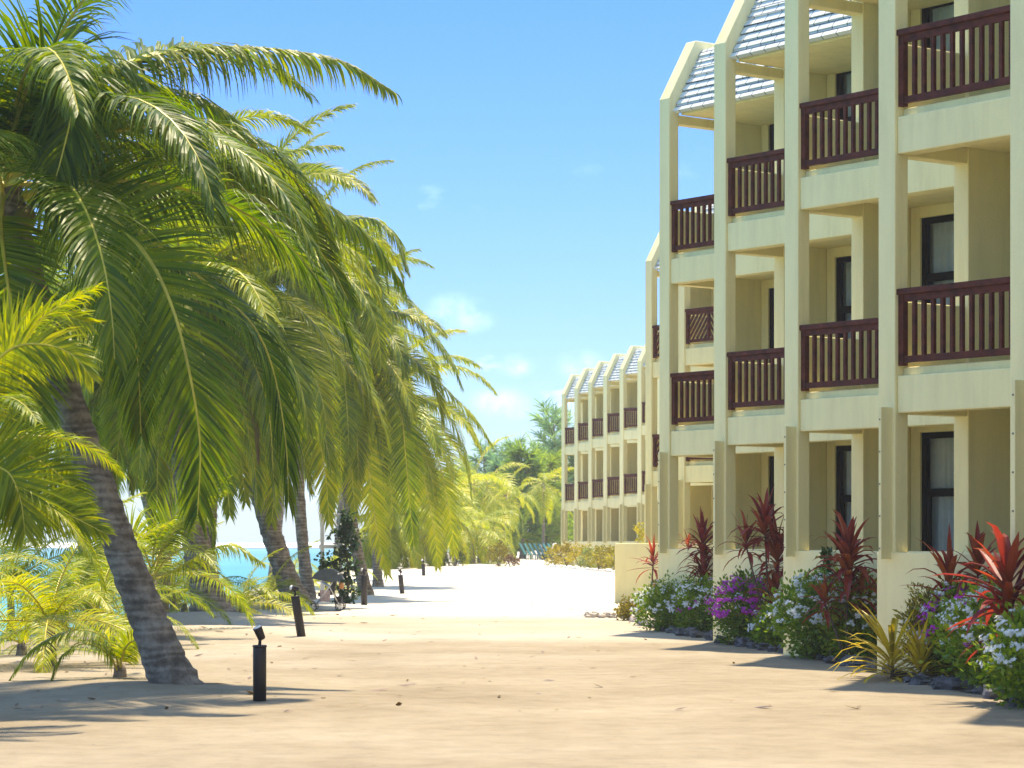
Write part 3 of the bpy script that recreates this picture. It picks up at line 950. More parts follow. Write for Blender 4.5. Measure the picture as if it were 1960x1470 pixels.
bZ = gbase(228, 27.5)
root = young_palm('low young palm with fronds arching to the sand beside the big leaning trunk', bZ, .15, 5, 1.1, 61, 'youngmid', 20, 80)
for d in [
    dict(ctrl=[(228, 1285, 27.5), (215, 1235, 27.3), (170, 1207, 27.1), (110, 1215, 27), (55, 1250, 26.9), (12, 1310, 26.9)], side=Vector((.1, 1, .1)), droop=.7, Lm=.3),
    dict(ctrl=[(228, 1290, 27.5), (205, 1250, 27.2), (165, 1232, 27), (125, 1250, 26.9), (103, 1290, 26.8), (98, 1335, 26.8)], side=Vector((.1, 1, .1)), droop=.6, Lm=.26),
    dict(ctrl=[(228, 1285, 27.5), (240, 1240, 27.2), (262, 1225, 27), (285, 1245, 26.9), (296, 1285, 26.9)], side=image_side, droop=.4, Lm=.26),
]:
    traced(root, bZ, d.pop('ctrl'), rg, 'palm_mid', nl=64, w=.011, rr=.014, seg=3, start=.15, **d)
young_palm('small yellow green palm seedling on the bright sand between two trunks', gbase(462, 50), .2, 12, 1.7, 71)
young_palm('wider sunlit palm seedling in front of the ringed trunk', gbase(512, 54), .15, 12, 1.5, 72)
young_palm('palm seedling in shade at the left edge under the near fronds', gbase(40, 33), .15, 8, 1.6, 73, 'youngmid')
young_palm('palm seedling with upright fronds at the left edge behind the low young palm', gbase(120, 42), .3, 9, 2.0, 74, 'youngmid')
young_palm('bushy palm seedling on the beach slope left of the dark swollen trunk', gbase(352, 52), .2, 8, 1.3, 75)

young_palm('leafy young palm between the near fronds and the big trunk', gbase(95, 30), .5, 14, 1.9, 76)
young_palm('leafy young palm with drooping fronds left of the big trunk', gbase(185, 35), .5, 13, 1.9, 77, 'youngmid')
young_palm('tall young palm at the left edge against the lagoon', gbase(20, 45), 1.0, 14, 2.4, 78)
young_palm('young palm with dry lower fronds on the beach behind the big trunk', gbase(245, 44), .5, 12, 2.0, 79, 'youngmid')
young_palm('sunlit young palm leaning over the lagoon side of the swollen trunk', gbase(330, 58), .4, 11, 1.9, 80)
young_palm('sunlit young palm behind the covered stroller', gbase(622, 72), .3, 12, 2.0, 81)
young_palm('yellow young palm between the two dark trunks', gbase(555, 70), .3, 10, 1.6, 82)


# ------------------------------------------------------------------ path lamps
def path_lamp(label, base, h, tilt, head, r=.062):
    root = thing('path_lamp', label, 'path lamp', base, 0, 'black path lamps along the palm side of the sand')
    mb = MB()
    ax = Vector((math.sin(tilt[0]), math.sin(tilt[1]), 1)).normalized()
    mb.tube([ax * -.15, ax * (h * .97), ax * h], [r, r, r * .97], 18)
    mb.tube([ax * h, ax * (h + .018)], [r * 1.12, r * 1.02], 18)
    mb.build('post', M['dark'], root, True)
    mb = MB()
    top = ax * (h + .018)
    n1 = top + Vector((.004, 0, .05)); n2 = n1 + Vector((head[0] * .02, 0, .03))
    mb.tube([top, n1, n2], [.016, .014, .02], 10)
    d = Vector(head).normalized()
    hc = n2 + Vector((0, 0, .035))
    mb.tube([hc - d * .07, hc - d * .06, hc + d * .035, hc + d * .05], [.026, .036, .042, .046], 14)
    hd = mb.build('lamp_head', M['dark'], root, True)
    mb = MB()
    mb.tube([hc + d * .0505, hc + d * .060], [.040, .034], 14)
    mb.build('lens', M['lens'], hd, True)
    return root


path_lamp('black path lamp post standing closest to the camera on the sand', gbase(497, 23.2), .50, (0, 0), (-.35, -.2, .9))
path_lamp('black path lamp post leaning left with a pale lens', gbase(577, 37.8), .60, (-.16, 0), (-.9, -.5, .25), .066)
path_lamp('black path lamp post beside the thin palm trunk', gbase(697, 56.5), .66, (0, 0), (-.8, -.6, .3), .07)
path_lamp('black path lamp post standing alone on the white sand', gbase(770, 70.5), .52, (-.10, 0), (-.5, -.1, .8), .07)
path_lamp('farthest black path lamp post on the white sand', gbase(811, 95), .42, (-.04, 0), (-.6, -.4, .6), .07)

# ------------------------------------------------------------------ trellis, vine, stroller
root = thing('trellis', 'white timber trellis frame standing among the palm trunks', 'trellis', gbase(633, 57.5))
bx = root.location.copy()
def tp_(x, y): return P(x, y, 57.5) - bx
for x in (617, 652):
    mb = MB(); q = tp_(x, 985)
    mb.box(q.x - .045, q.x + .045, -.045, .045, -.1, q.z); mb.build('post', M['white'], root, bevel=.006)
for yy in (987, 1046):
    q0, q1 = tp_(611, yy), tp_(660, yy)
    mb = MB(); mb.box(q0.x, q1.x, -.08, -.046, q0.z - .04, q0.z + .04); mb.build('cross_beam', M['white'], root, bevel=.006)
q0, q1 = tp_(634, 992), tp_(650, 1015)
mb = MB(); mb.tube([q0 + Vector((0, -.03, 0)), q1 + Vector((0, -.03, 0))], .028, 6); mb.build('brace', M['white'], root)


def leaves(mb, rg, n, c, r, ls, m=0, shell=.55, dirup=.3, ratio=.5, hang=0):
    """leaf shaped faces through an ellipsoid, denser toward its skin, in clumps"""
    c = Vector(c)
    cl = []
    for i in range(max(4, n // 45)):
        d = Vector((rg.gauss(0, 1), rg.gauss(0, 1), rg.gauss(0, 1))).normalized()
        k = shell + (1 - shell) * rg.random()
        cl.append(Vector((d.x * r[0] * k, d.y * r[1] * k, d.z * r[2] * k)))
    for i in range(n):
        if rg.random() < .72:
            q = rg.choice(cl)
            sd = min(r) * .34
            q = q + Vector((rg.gauss(0, sd * .55), rg.gauss(0, sd * .55), rg.gauss(0, sd * .5)))
        else:
            d = Vector((rg.gauss(0, 1), rg.gauss(0, 1), rg.gauss(0, 1))).normalized() * rg.random() ** .4
            q = Vector((d.x * r[0], d.y * r[1], d.z * r[2]))
        p = c + q
        out = Vector((q.x / r[0], q.y / r[1], q.z / r[2]))
        a = (out * .8 + Vector((rg.uniform(-1, 1), rg.uniform(-1, 1), rg.uniform(-.6, 1) + dirup - hang)))
        if a.length < .05: continue
        a.normalize()
        L = ls * rg.uniform(.6, 1.3)
        w = a.cross(Vector((rg.uniform(-1, 1), rg.uniform(-1, 1), rg.uniform(-1, 1))))
        if w.length < .05: continue
        w = w.normalized() * L * ratio * .5
        mid = p + a * L * .5
        n_ = a.cross(w).normalized() * L * .06
        o = len(mb.v)
        mb.v += [tuple(p), tuple(mid - w + n_), tuple(p + a * L), tuple(mid + w + n_)]
        mb.face([o, o + 1, o + 2, o + 3], m)


def blossoms(mb, rg, n, c, r, fs, m=0, per=(3, 8), spread=.09, lo=-.1):
    """five petalled flowers in heads over the outside of an ellipsoid"""
    c = Vector(c)
    for i in range(int(n * 1.35)):
        while True:
            d = Vector((rg.gauss(0, 1), rg.gauss(0, 1), rg.gauss(0, 1))).normalized()
            if d.z > lo and d.y < .6: break
        k = rg.uniform(.92, 1.16)
        hc = c + Vector((d.x * r[0] * k, d.y * r[1] * k, d.z * r[2] * k))
        nd = (d + Vector((0, -.3, .5))).normalized()
        for j in range(int(rg.randint(*per) * 1.2) + 5):
            off = Vector((rg.gauss(0, 1), rg.gauss(0, 1), rg.gauss(0, .6))) * spread * .30
            fd = (nd + off * 5 + Vector((rg.uniform(-.4, .4), rg.uniform(-.4, .4), rg.uniform(-.2, .3)))).normalized()
            p = hc + off
            a = fd.orthogonal().normalized(); b = fd.cross(a)
            o = len(mb.v)
            mb.v.append(tuple(p - fd * fs * .12))
            s0 = fs * rg.uniform(.62, .95)
            for q in range(10):
                an = 2 * math.pi * q / 10
                rr = s0 * (.5 if q % 2 == 0 else .26)
                mb.v.append(tuple(p + (a * math.cos(an) + b * math.sin(an)) * rr))
            for q in range(10):
                mb.face([o, o + 1 + q, o + 1 + (q + 1) % 10], m)


FB_ = 'flowering shrubs in the bed along the hotel'


def front(p, margin):
    """keep a bed plant clear of the near block's base wall"""
    t = p.x / p.y; best = 1e9
    u, o = Vector((math.sin(TH), -math.cos(TH))), Vector((A0.x, A0.y))
    v = Vector((math.cos(TH), math.sin(TH)))
    for i in range(7):
        q = o + u * (i * BU) + v * (i * BV)
        k = (t * q.y - q.x) / (u.x - t * u.y)
        if -PW - .1 <= k <= BU: best = min(best, q.y + u.y * k)
    d = min(p.y, best - margin)
    return Vector((t * d, d, gz(t * d, d, False)))


def shrub(name, label, base, w, h, seed, leafm='shrub', n=1500, ls=.07, flowers=(), group=None, cat='shrub', dome=.62, depth=1.0, ratio=.5):
    rg = random.Random(seed)
    if group == FB_: base = front(base, .5 * w * .8); n = int(n * 2.2); ls *= 1.15
    root = thing(name, label, cat, base, 0, group)
    mb = MB()
    for k in range(7):
        a = rg.uniform(0, 6.28); q = Vector((math.cos(a) * w * .32, math.sin(a) * w * .32, h * rg.uniform(.6, .95)))
        mb.tube([Vector((0, 0, -.06)), q * .5 + Vector((0, 0, .05)), q], [.014, .010, .005], 5)
    mb.build('stems', M['stem'], root)
    mb = MB()
    c = (0, 0, h * .5); r = (w * .5, w * .5 * depth, h * .52)
    leaves(mb, rg, n, c, r, ls, ratio=ratio)
    # loose shoots above the dome
    for k in range(10):
        a = rg.uniform(0, 6.28); rr = rg.uniform(0, .42) * w
        leaves(mb, rg, 16, (math.cos(a) * rr, math.sin(a) * rr * depth, h * rg.uniform(.9, 1.1)), (.05, .05, .11), ls * .8, ratio=ratio)
    mb.build('foliage', M[leafm], root)
    for fm, fn, fs, per in flowers:
        mb = MB(); blossoms(mb, rg, fn, c, (r[0] * 1.0, r[1], r[2] * 1.02), fs, 0, per)
        mb.build('blossoms', M[fm], root)
    return root


# vine on the trellis
rg = random.Random(90)
root = thing('climbing_vine', 'dark green leafy vine climbing the right post of the white trellis', 'vine', gbase(664, 57.3))
mb = MB()
hv = 2.05
mb.tube([Vector((0, 0, -.1)), Vector((.04, 0, .7)), Vector((-.03, 0, 1.4)), Vector((.02, 0, hv))], [.03, .025, .02, .01], 6)
mb.build('stem', M['stem'], root)
mb = MB()
for k in range(15):
    z = k / 14 * hv
    leaves(mb, rg, 130, (rg.uniform(-.08, .1) + (.05 if k % 3 else -.12), rg.uniform(-.1, .05), z), (rg.uniform(.14, .27), .2, .17), .09, hang=.5, ratio=.7)
leaves(mb, rg, 260, (-.42, 0, 1.05), (.28, .14, .2), .09, hang=.5, ratio=.7)
leaves(mb, rg, 120, (-.3, 0, 1.62), (.22, .12, .1), .08, hang=.5, ratio=.7)
mb.build('foliage', M['shrub_dark'], root)

# stroller under the trees
st = gbase(628, 53.2)
root = thing('stroller', 'covered grey stroller with pale frame parked beside the vine', 'stroller', st)
sz = 1.0
mb = MB()
for y in (-.2, .2):
    mb.tube([Vector((-.30, y, .08)), Vector((.02, y, .48)), Vector((.22, y, .78))], .014, 6)
    mb.tube([Vector((.26, y, .10)), Vector((.05, y, .50)), Vector((-.12, y, .62))], .014, 6)
mb.tube([Vector((-.30, -.2, .08)), Vector((-.30, .2, .08))], .012, 6); mb.tube([Vector((.26, -.2, .10)), Vector((.26, .2, .10))], .012, 6)
mb.build('frame', M['steel'], root, True)
mb = MB(); mb.tube([Vector((.22, -.22, .78)), Vector((.30, -.22, .80)), Vector((.30, .22, .80)), Vector((.22, .22, .78))], .022, 7); mb.build('handle', M['white'], root, True)
mb = MB()
mb.add([(-.2, -.2, .30), (.12, -.2, .34), (.2, -.2, .72), (.12, -.2, .76), (.02, -.2, .44), (-.2, -.2, .38)] + [(-.2, .2, .30), (.12, .2, .34), (.2, .2, .72), (.12, .2, .76), (.02, .2, .44), (-.2, .2, .38)],
       [(0, 1, 2, 3, 4, 5), (11, 10, 9, 8, 7, 6)] + [(i, i + 6, (i + 1) % 6 + 6, (i + 1) % 6) for i in range(6)])
mb.build('seat', M['black_cloth'], root, bevel=.02)
mb = MB()
n = 9
vs = []
for y in (-.23, .23):
    vs.append((.10, y, .60))
    for i in range(n):
        a = R(18 + 140 * i / (n - 1)); vs.append((.08 + math.cos(a) * .36 - .08, y * (1 - .12 * math.sin(a)), .56 + math.sin(a) * .34))
fs = []
for k in range(2):
    o_ = k * (n + 1)
    for i in range(n - 1): fs.append((o_, o_ + 1 + i, o_ + 2 + i))
for i in range(n - 1): fs.append((1 + i, 2 + i, n + 3 + i, n + 2 + i))
mb.add(vs, fs); mb.build('canopy', M['grey_cloth'], root)
for (wx, wy, wr) in ((-.30, -.24, .085), (-.30, .24, .085), (.26, -.24, .105), (.26, .24, .105)):
    mb = MB()
    ring = [Vector((wx + math.cos(a) * wr * .88, wy, wr + math.sin(a) * wr * .88)) for a in [2 * math.pi * i / 20 for i in range(21)]]
    mb.tube(ring, wr * .12, 6)
    wh = mb.build('wheel', M['rubber'], root, True)
    mb = MB()
    for i in range(7):
        a = math.pi * 2 * i / 7; mb.tube([Vector((wx, wy, wr)), Vector((wx + math.cos(a) * wr * .85, wy, wr + math.sin(a) * wr * .85))], .007, 5)
    mb.build('rim', M['steel'], wh)
mb = MB(); mb.box(.14, .30, -.15, .13, .16, .30); mb.build('basket', M['black_cloth'], root, bevel=.02)
mb = MB(); mb.box(.24, .33, -.17, .05, .46, .60); mb.build('bag', M['orange_cloth'], root, bevel=.03)
mb = MB(); mb.box(-.16, .06, -.21, -.19, .20, .44); mb.build('side_cloth', M['pink_cloth'], root, bevel=.01)

# ------------------------------------------------------------------ flower bed at the hotel
FB = FB_
shrub('flowering_shrub', 'white flowering shrub at the far left end of the bed by the low wall', gbase(1272, 44.2), 1.0, .78, 101, 'shrub', 1700, .06, (('petal_white', 60, .045, (2, 5)),), FB)
shrub('flowering_shrub', 'white flowering shrub below the second red plant', gbase(1345, 40.6), .95, .84, 102, 'shrub', 1700, .06, (('petal_white', 55, .05, (3, 7)), ('petal_pink', 6, .05, (2, 4))), FB)
shrub('flowering_shrub', 'magenta flowering shrub left of the tallest red plant', gbase(1425, 37.6), .95, .92, 103, 'shrub', 1800, .06, (('petal_pink', 80, .062, (3, 7)), ('petal_white', 8, .05, (2, 5))), FB)
shrub('flowering_shrub', 'tall shrub thick with white flowers between the two largest red plants', gbase(1562, 32.6), 1.05, 1.0, 104, 'shrub', 2100, .065, (('petal_white', 70, .058, (4, 9)),), FB)
shrub('flowering_shrub', 'white flowering shrub in front of the large wall corner', gbase(1640, 31.6), .9, 1.0, 105, 'shrub', 1900, .065, (('petal_white', 44, .056, (4, 9)),), FB)
shrub('flowering_shrub', 'thin yellow green shrub with few white flowers right of the golden strap plant', gbase(1783, 27.3), .62, .92, 106, 'shrub_olive', 1000, .07, (('petal_white', 16, .05, (2, 5)),), FB, ratio=.3)
shrub('flowering_shrub', 'shrub mixing magenta and white flowers under the right hand red plants', gbase(1835, 26.9), .7, .98, 107, 'shrub', 1500, .065, (('petal_pink', 34, .06, (3, 6)), ('petal_white', 26, .055, (4, 8))), FB)
shrub('flowering_shrub', 'big shrub covered in white flowers at the right edge', gbase(1912, 25.2), 1.05, 1.0, 108, 'shrub', 2300, .07, (('petal_white', 70, .058, (5, 10)), ('petal_pink', 4, .06, (2, 4))), FB)
shrub('flowering_shrub', 'white flowering shrub at the lower right corner of the bed', gbase(2010, 22.6), 1.2, .85, 109, 'shrub', 2000, .07, (('petal_white', 44, .058, (5, 10)),), FB)
shrub('flowering_shrub', 'pale low shrub by the light stones at the end of the bed', gbase(1205, 47.5), .55, .34, 110, 'shrub_olive', 700, .05, (('petal_white', 6, .04, (2, 4)),), FB)
shrub('flowering_shrub', 'low dark shrub in front of the tallest red plant', gbase(1490, 35.4), .7, .6, 111, 'shrub', 1300, .06, (('petal_white', 16, .052, (3, 6)), ('petal_pink', 3, .06, (1, 2))), FB)


def strap_leaf(mb, rg, p, d, L, w, sag, m=0, seg=5):
    cs = [p]; q = p.copy(); dd = d.copy()
    for i in range(seg):
        dd = (dd + DOWN * sag * (i + .3) / seg).normalized(); q = q + dd * (L / seg); cs.append(q)
    o = len(mb.v)
    prof = [.35, .8, 1, .9, .6, .04]
    for i, c in enumerate(cs):
        t = (cs[min(i + 1, seg)] - cs[max(i - 1, 0)]).normalized()
        s = t.cross(UP)
        s = s.normalized() if s.length > .05 else Vector((1, 0, 0))
        n_ = s.cross(t)
        ww = w * prof[min(i, 5)] * .5
        mb.v += [tuple(c - s * ww + n_ * ww * .35), tuple(c), tuple(c + s * ww + n_ * ww * .35)]
    for i in range(seg):
        a = o + i * 3
        mb.face([a, a + 1, a + 4, a + 3], m); mb.face([a + 1, a + 2, a + 5, a + 4], m)


WK = 1.05


def rosette(mb, rg, c, n, L, w, m=0, lo=-14, hi=85, sag=.6):
    n = int(n * 1.5); L *= 1.12
    for i in range(n):
        az = i * 2.4 + rg.uniform(-.3, .3)
        el = R(lo + (hi - lo) * ((i + .5) / n) + rg.uniform(-8, 8))
        d = Vector((math.cos(az) * math.cos(el), math.sin(az) * math.cos(el), math.sin(el)))
        strap_leaf(mb, rg, c + Vector((0, 0, (i / n - .5) * L * .45)), d, L * rg.uniform(.65, 1.2), w * WK * rg.uniform(.75, 1.25), sag * rg.uniform(.1, 1.3), m)


def cordyline(label, base, stems, seed):
    """stems: list of (top offset vector, [(fraction along stem, leaf count, leaf length, width)])"""
    rg = random.Random(seed)
    if not label.startswith('small'): base = front(base, .38)
    root = thing('cordyline', label, 'red plant', base, 0, 'red leaved plants along the hotel wall')
    for top, ros in stems:
        top = Vector(top)
        mb = MB()
        pts = [Vector((0, 0, -.08)), top * .4 + Vector((-.02, 0, .05)), top]
        pts = curve_pts(pts, 8)
        mb.tube(pts, [.022, .02, .018, .017, .016, .015, .013, .012], 7)
        mb.build('stem', M['stem'], root, True)
        for f, n, L, w in ros:
            mb = MB()
            c = pts[0].lerp(pts[-1], f) if f < 1 else pts[-1]
            rosette(mb, rg, c, n, L, w)
            mb.build('leaf_rosette', M['red_leaf'], root)
    return root


cordyline('slim red cordyline with one tuft in front of the low cream wall', gbase(1248, 44.8), [((.02, 0, 1.1), [(1, 18, .42, .05)]), ((.06, .05, .6), [(1, 6, .25, .04)])], 201)
cordyline('bushy red cordyline with stacked tufts by the second pier of the near block', gbase(1348, 41.8), [((-.03, 0, 1.42), [(1, 28, .44, .06), (.78, 24, .42, .055), (.60, 28, .46, .06), (.42, 26, .44, .055)])], 202)
cordyline('tallest red cordyline with broad bronze leaves, several tufts and a thin side stem', gbase(1478, 35.9), [((-.10, 0, 1.62), [(1, 24, .48, .075)]), ((.08, .05, 1.18), [(1, 24, .52, .08)]), ((.02, -.08, .55), [(1, 22, .48, .085), (.5, 14, .4, .07)]), ((-.36, .1, 1.42), [(1, 15, .42, .05)])], 203)
cordyline('broad leaved red cordyline against the dark window of the third bay', gbase(1622, 31.2), [((.02, 0, 1.22), [(1, 26, .50, .085), (.72, 16, .5, .08)]), ((-.28, 0, .72), [(1, 14, .36, .06)]), ((.18, .05, .75), [(1, 12, .36, .06)])], 204)
cordyline('dark red cordyline with spreading thin leaves right of the large wall corner', gbase(1818, 27.9), [((0, 0, .98), [(1, 20, .48, .06), (.75, 10, .42, .055)])], 205)
cordyline('bright red cordyline between two darker ones near the right edge', gbase(1868, 27.4), [((.02, 0, 1.15), [(1, 18, .40, .065)])], 206)
cordyline('large dark red cordyline at the right edge above the white flowers', gbase(1928, 26.0), [((0, 0, 1.0), [(1, 24, .58, .09), (.7, 14, .5, .08)])], 207)
cordyline('small red cordyline showing through the opening behind the near block corner', gbase(1318, 52.0), [((0, 0, 1.32), [(1, 16, .34, .05)])], 208)


def strap_plant(label, base, n, L, w, seed, mat='gold_strap', lo=5, hi=80, sag=.55):
    rg = random.Random(seed)
    base = front(base, .3)
    root = thing('strap_plant', label, 'plant', base)
    mb = MB(); rosette(mb, rg, Vector((0, 0, .12)), n, L, w, 0, lo, hi, sag); mb.build('leaves', M[mat], root)
    mb = MB(); mb.tube([Vector((0, 0, -.05)), Vector((0, 0, .15))], [.03, .02], 7); mb.build('stem', M['stem'], root)


strap_plant('golden strap leaved plant in front of the large wall corner', gbase(1708, 27.2), 46, .72, .045, 301, 'gold_strap', -8, 62, .5)
strap_plant('smaller golden strap plant beside the thin yellow green shrub', gbase(1762, 26.9), 34, .5, .036, 302)
strap_plant('small yellow grass tuft under the magenta flowers', gbase(1408, 37.0), 30, .36, .03, 303)
# dark sapling
rg = random.Random(310)
root = thing('sapling', 'dark leaved sapling against the wall left of the broad red cordyline', 'sapling', front(gbase(1578, 33.2), .15))
mb = MB(); mb.tube([Vector((0, 0, -.05)), Vector((.03, 0, .6)), Vector((0, 0, 1.3))], [.015, .012, .006], 6); mb.build('stem', M['stem'], root)
mb = MB()
for k in range(8): leaves(mb, rg, 22, (rg.uniform(-.07, .07), rg.uniform(-.07, .07), .7 + k * .09), (.08, .08, .07), .09, ratio=.6)
mb.build('foliage', M['shrub_dark'], root)

# bed soil
edge = [(1205, 47.6), (1228, 45.0), (1262, 42.6), (1318, 39.6), (1395, 36.8), (1470, 34.6), (1560, 31.9), (1640, 29.8), (1725, 27.2), (1800, 25.6), (1890, 24.1), (1985, 22.3), (2080, 20.6), (2170, 19.2)]
E = [Vector(((x - CX) / F_PX * d, d, 0)) for x, d in edge]
mb = MB()
for i, e in enumerate(E):
    w = 1.9 if i else .6
    for k in range(6):
        X = e.x + w * k / 5 * .85; Y = e.y + w * k / 5 * .55
        mb.v.append((X, Y, gz(X, Y) + (.012 if k == 0 else .05) + .03 * noise.noise((X * 3, Y * 3, 0))))
for i in range(len(E) - 1):
    for k in range(5):
        a = i * 6 + k
        mb.face([a, a + 6, a + 7, a + 1])
o = mb.build('bed_soil', M['soil'], smooth=True); tag(o, 'dark soil of the flower bed along the hotel', 'soil', kind='structure')


# rocks along the bed
rg = random.Random(400)
pts = curve_pts([e for e in E], 120)
acc = 0; last = None
for i, p in enumerate(pts):
    if last is not None and (p - last).length < rg.uniform(.20, .62): continue
    last = p
    pale = p.y > 43.2
    mb = MB(); s = rg.uniform(.055, .125)
    mb.blob((0, 0, 0), (s * rg.uniform(.9, 1.4), s * rg.uniform(.8, 1.2), s * rg.uniform(.6, .9)), 400 + i, (12, 8), .75)
    x = p.x + rg.uniform(-.05, .1); y = p.y + rg.uniform(-.06, .06)
    o = mb.build('rock', M['pale_rock' if pale else 'rock'], None, False, (x, y, gz(x, y) + s * .35)); o.rotation_euler.z = rg.uniform(0, 6)
    if pale: tag(o, 'pale rock at the far end of the flower bed edge', 'rock', 'pale rocks at the end of the bed')
    else: tag(o, 'dark grey rock edging the flower bed', 'rock', 'dark rocks edging the flower bed')
for k, (x, d) in enumerate([(1128, 49.5), (1140, 49.9), (1152, 49.4), (1163, 49.8), (1174, 49.5), (1186, 49.9), (1197, 49.3), (1212, 48.8)]):
    b = gbase(x, d); mb = MB(); s = rg.uniform(.06, .10)
    mb.blob((0, 0, 0), (s * 1.2, s, s * .7), 470 + k, (12, 8), .75)
    o = mb.build('rock', M['pale_rock'], None, False, b + Vector((0, 0, s * .35)))
    tag(o, 'pale rock at the far end of the flower bed edge', 'rock', 'pale rocks at the end of the bed')

# dry litter on the sand
rg = random.Random(500)
mb = MB()
for k in range(520):
    d = 22 + 60 * rg.random() ** 1.5
    X = rg.uniform(-5.5, 3.2)
    if rg.random() < .5: X = -5.5 + abs(rg.gauss(0, 1.6))
    z = gz(X, d) + .012
    L = rg.uniform(.015, .075) * (1 if rg.random() < .9 else 2); a = rg.uniform(0, 6.28)
    dv = Vector((math.cos(a), math.sin(a), rg.uniform(-.1, .3))) * L; wv_ = Vector((-math.sin(a), math.cos(a), .2)) * L * .3
    c = Vector((X, d, z))
    mb.add([c - dv, c - wv_, c + dv, c + wv_], [(0, 1, 2, 3)])
o = mb.build('leaf_litter', M['litter']); tag(o, 'scattered dry leaf litter on the sand path', 'leaf litter', kind='stuff')

# ------------------------------------------------------------------ far planting
FG = 'low shrubs in front of the farthest block'
for k, (x, d, w, h, lm) in enumerate([(1062, 117, 1.2, .85, 'shrub_gold'), (1085, 114, 1.2, 1.0, 'shrub_olive'), (1110, 111, 1.2, .9, 'shrub_gold'), (1128, 109, .9, .8, 'shrub_pale'), (1146, 107, 1.1, .9, 'shrub_gold'), (1166, 105, 1.1, .85, 'shrub_olive'), (1185, 103, 1.2, .9, 'shrub_gold')]):
    lab = ['orange tinged shrub at the left end of the far planting strip', 'tallest olive shrub in the far planting strip', 'golden shrub right of the tallest olive one in the far planting strip', 'pale variegated shrub in the middle of the far planting strip', 'golden shrub right of the pale variegated one', 'olive shrub beside the low cream wall in the far strip', 'golden shrub partly hidden behind the low cream wall'][k]
    shrub('low_shrub', lab, gbase(x, d), w, h, 600 + k, lm, 620, .12, (), FG)
rg = random.Random(620)
for k in range(16):
    x = 1048 + k * 8.3; d = 115 - k * .85
    b = gbase(x, d); s = rg.uniform(.07, .14); mb = MB(); mb.blob((0, 0, 0), (s * 1.3, s, s * .8), 620 + k, (8, 6), .5)
    o = mb.build('edging_stone', M['white'], None, False, b + Vector((0, -1.0, s * .3))); tag(o, 'white stone edging the far planting strip', 'stone', 'white stones edging the far planting')
shrub('hedge_ball', 'clipped round green hedge at the end of the palm row', gbase(871, 117), .92, .78, 640, 'shrub_dark', 1500, .07, cat='hedge')
shrub('round_bush', 'large loose bush in the middle of the path end', gbase(955, 117), 1.2, 1.0, 641, 'shrub_olive', 1100, .10)
shrub('round_bush', 'pinkish low bush beside the large loose bush', gbase(977, 116), .8, .45, 642, 'litter', 500, .09)
shrub('round_bush', 'yellow sunlit bush with upright leaves behind the low cream wall', gbase(1226, 75), .5, 1.75, 643, 'shrub_gold', 260, .12)


def lounger(label, base, rz):
    root = thing('sun_lounger', label, 'sun lounger', base, rz, 'green sun loungers at the path end')
    mb = MB(); mb.box(0, 1.2, -.3, .3, .28, .33); mb.build('seat', M['teal'], root, bevel=.01)
    mb = MB(); mb.box(0, .82, -.3, .3, 0, .045, mat=Matrix.Translation((.02, 0, .31)) @ Matrix.Rotation(R(180 + 62), 4, 'Y') ); mb.build('backrest', M['teal'], root, bevel=.01)
    for x in (.1, 1.1):
        for y in (-.27, .27):
            mb = MB(); mb.box(x - .02, x + .02, y - .02, y + .02, 0, .28); mb.build('leg', M['teal'], root)
for k in range(7):
    lounger('green sun lounger with raised back in the row at the path end', gbase(1006 + k * 9, 160 - k * 1.0), R(-14))

# far palms and casuarinas closing the view
FP = 'palms at the end of the path'
palm('arching coconut palm just beyond the palm row, lit yellow', gbase(905, 150), P(905, 925, 150), (0, 0, 0), .2, .14, 'tiny', 22, 4.0, 33, coco=0, group=FP)
palm('full crowned palm in front of the dark far trees', gbase(945, 160), P(932, 925, 160), (.1, 0, 0), .2, .14, 'tiny', 20, 3.0, 36, coco=0, group=FP)
palm('thin straight palm left of the gap in the far trees', gbase(963, 152), P(968, 948, 152), (0, 0, 0), .13, .10, 'tiny', 16, 2.8, 39, coco=0, group=FP)
palm('thin straight palm beside the farthest hotel block', gbase(1040, 158), P(1040, 925, 158), (0, 0, 0), .13, .10, 'tiny', 16, 2.7, 42, coco=0, group=FP)
palm('slim palm with small crown right of the thin far palm', gbase(1051, 168), P(1055, 960, 168), (0, 0, 0), .12, .10, 'tiny', 14, 2.4, 45, coco=0, group=FP)
palm('short yellow palm behind the clipped hedge', gbase(905, 128), P(903, 1015, 128), (0, 0, 0), .2, .14, 'tiny', 20, 2.9, 48, coco=0, group=FP)
palm('short yellow palm with stout trunk right of the clipped hedge', gbase(918, 132), P(920, 1000, 132), (0, 0, 0), .2, .14, 'tiny', 20, 2.6, 51, coco=0, group=FP)
palm('young yellow palm at the foot of the thin straight palm', gbase(1000, 165), P(1000, 1030, 165), (0, 0, 0), .14, .1, 'tiny', 14, 2.0, 54, coco=0, group=FP)
palm('yellow palm whose fronds touch the sand beyond the last path lamp', gbase(800, 118), P(795, 985, 118), (0, 0, 0), .2, .14, 'far', 24, 3.6, 57, coco=0, group=FP)
palm('yellow palm between the last path lamp and the clipped hedge', gbase(852, 140), P(850, 960, 140), (0, 0, 0), .2, .14, 'tiny', 22, 3.6, 60, coco=0, group=FP)
palm('low shady palm behind the vine covered trellis', gbase(745, 110), P(742, 990, 110), (0, 0, 0), .2, .14, 'far', 20, 3.2, 63, coco=0, group=FP)


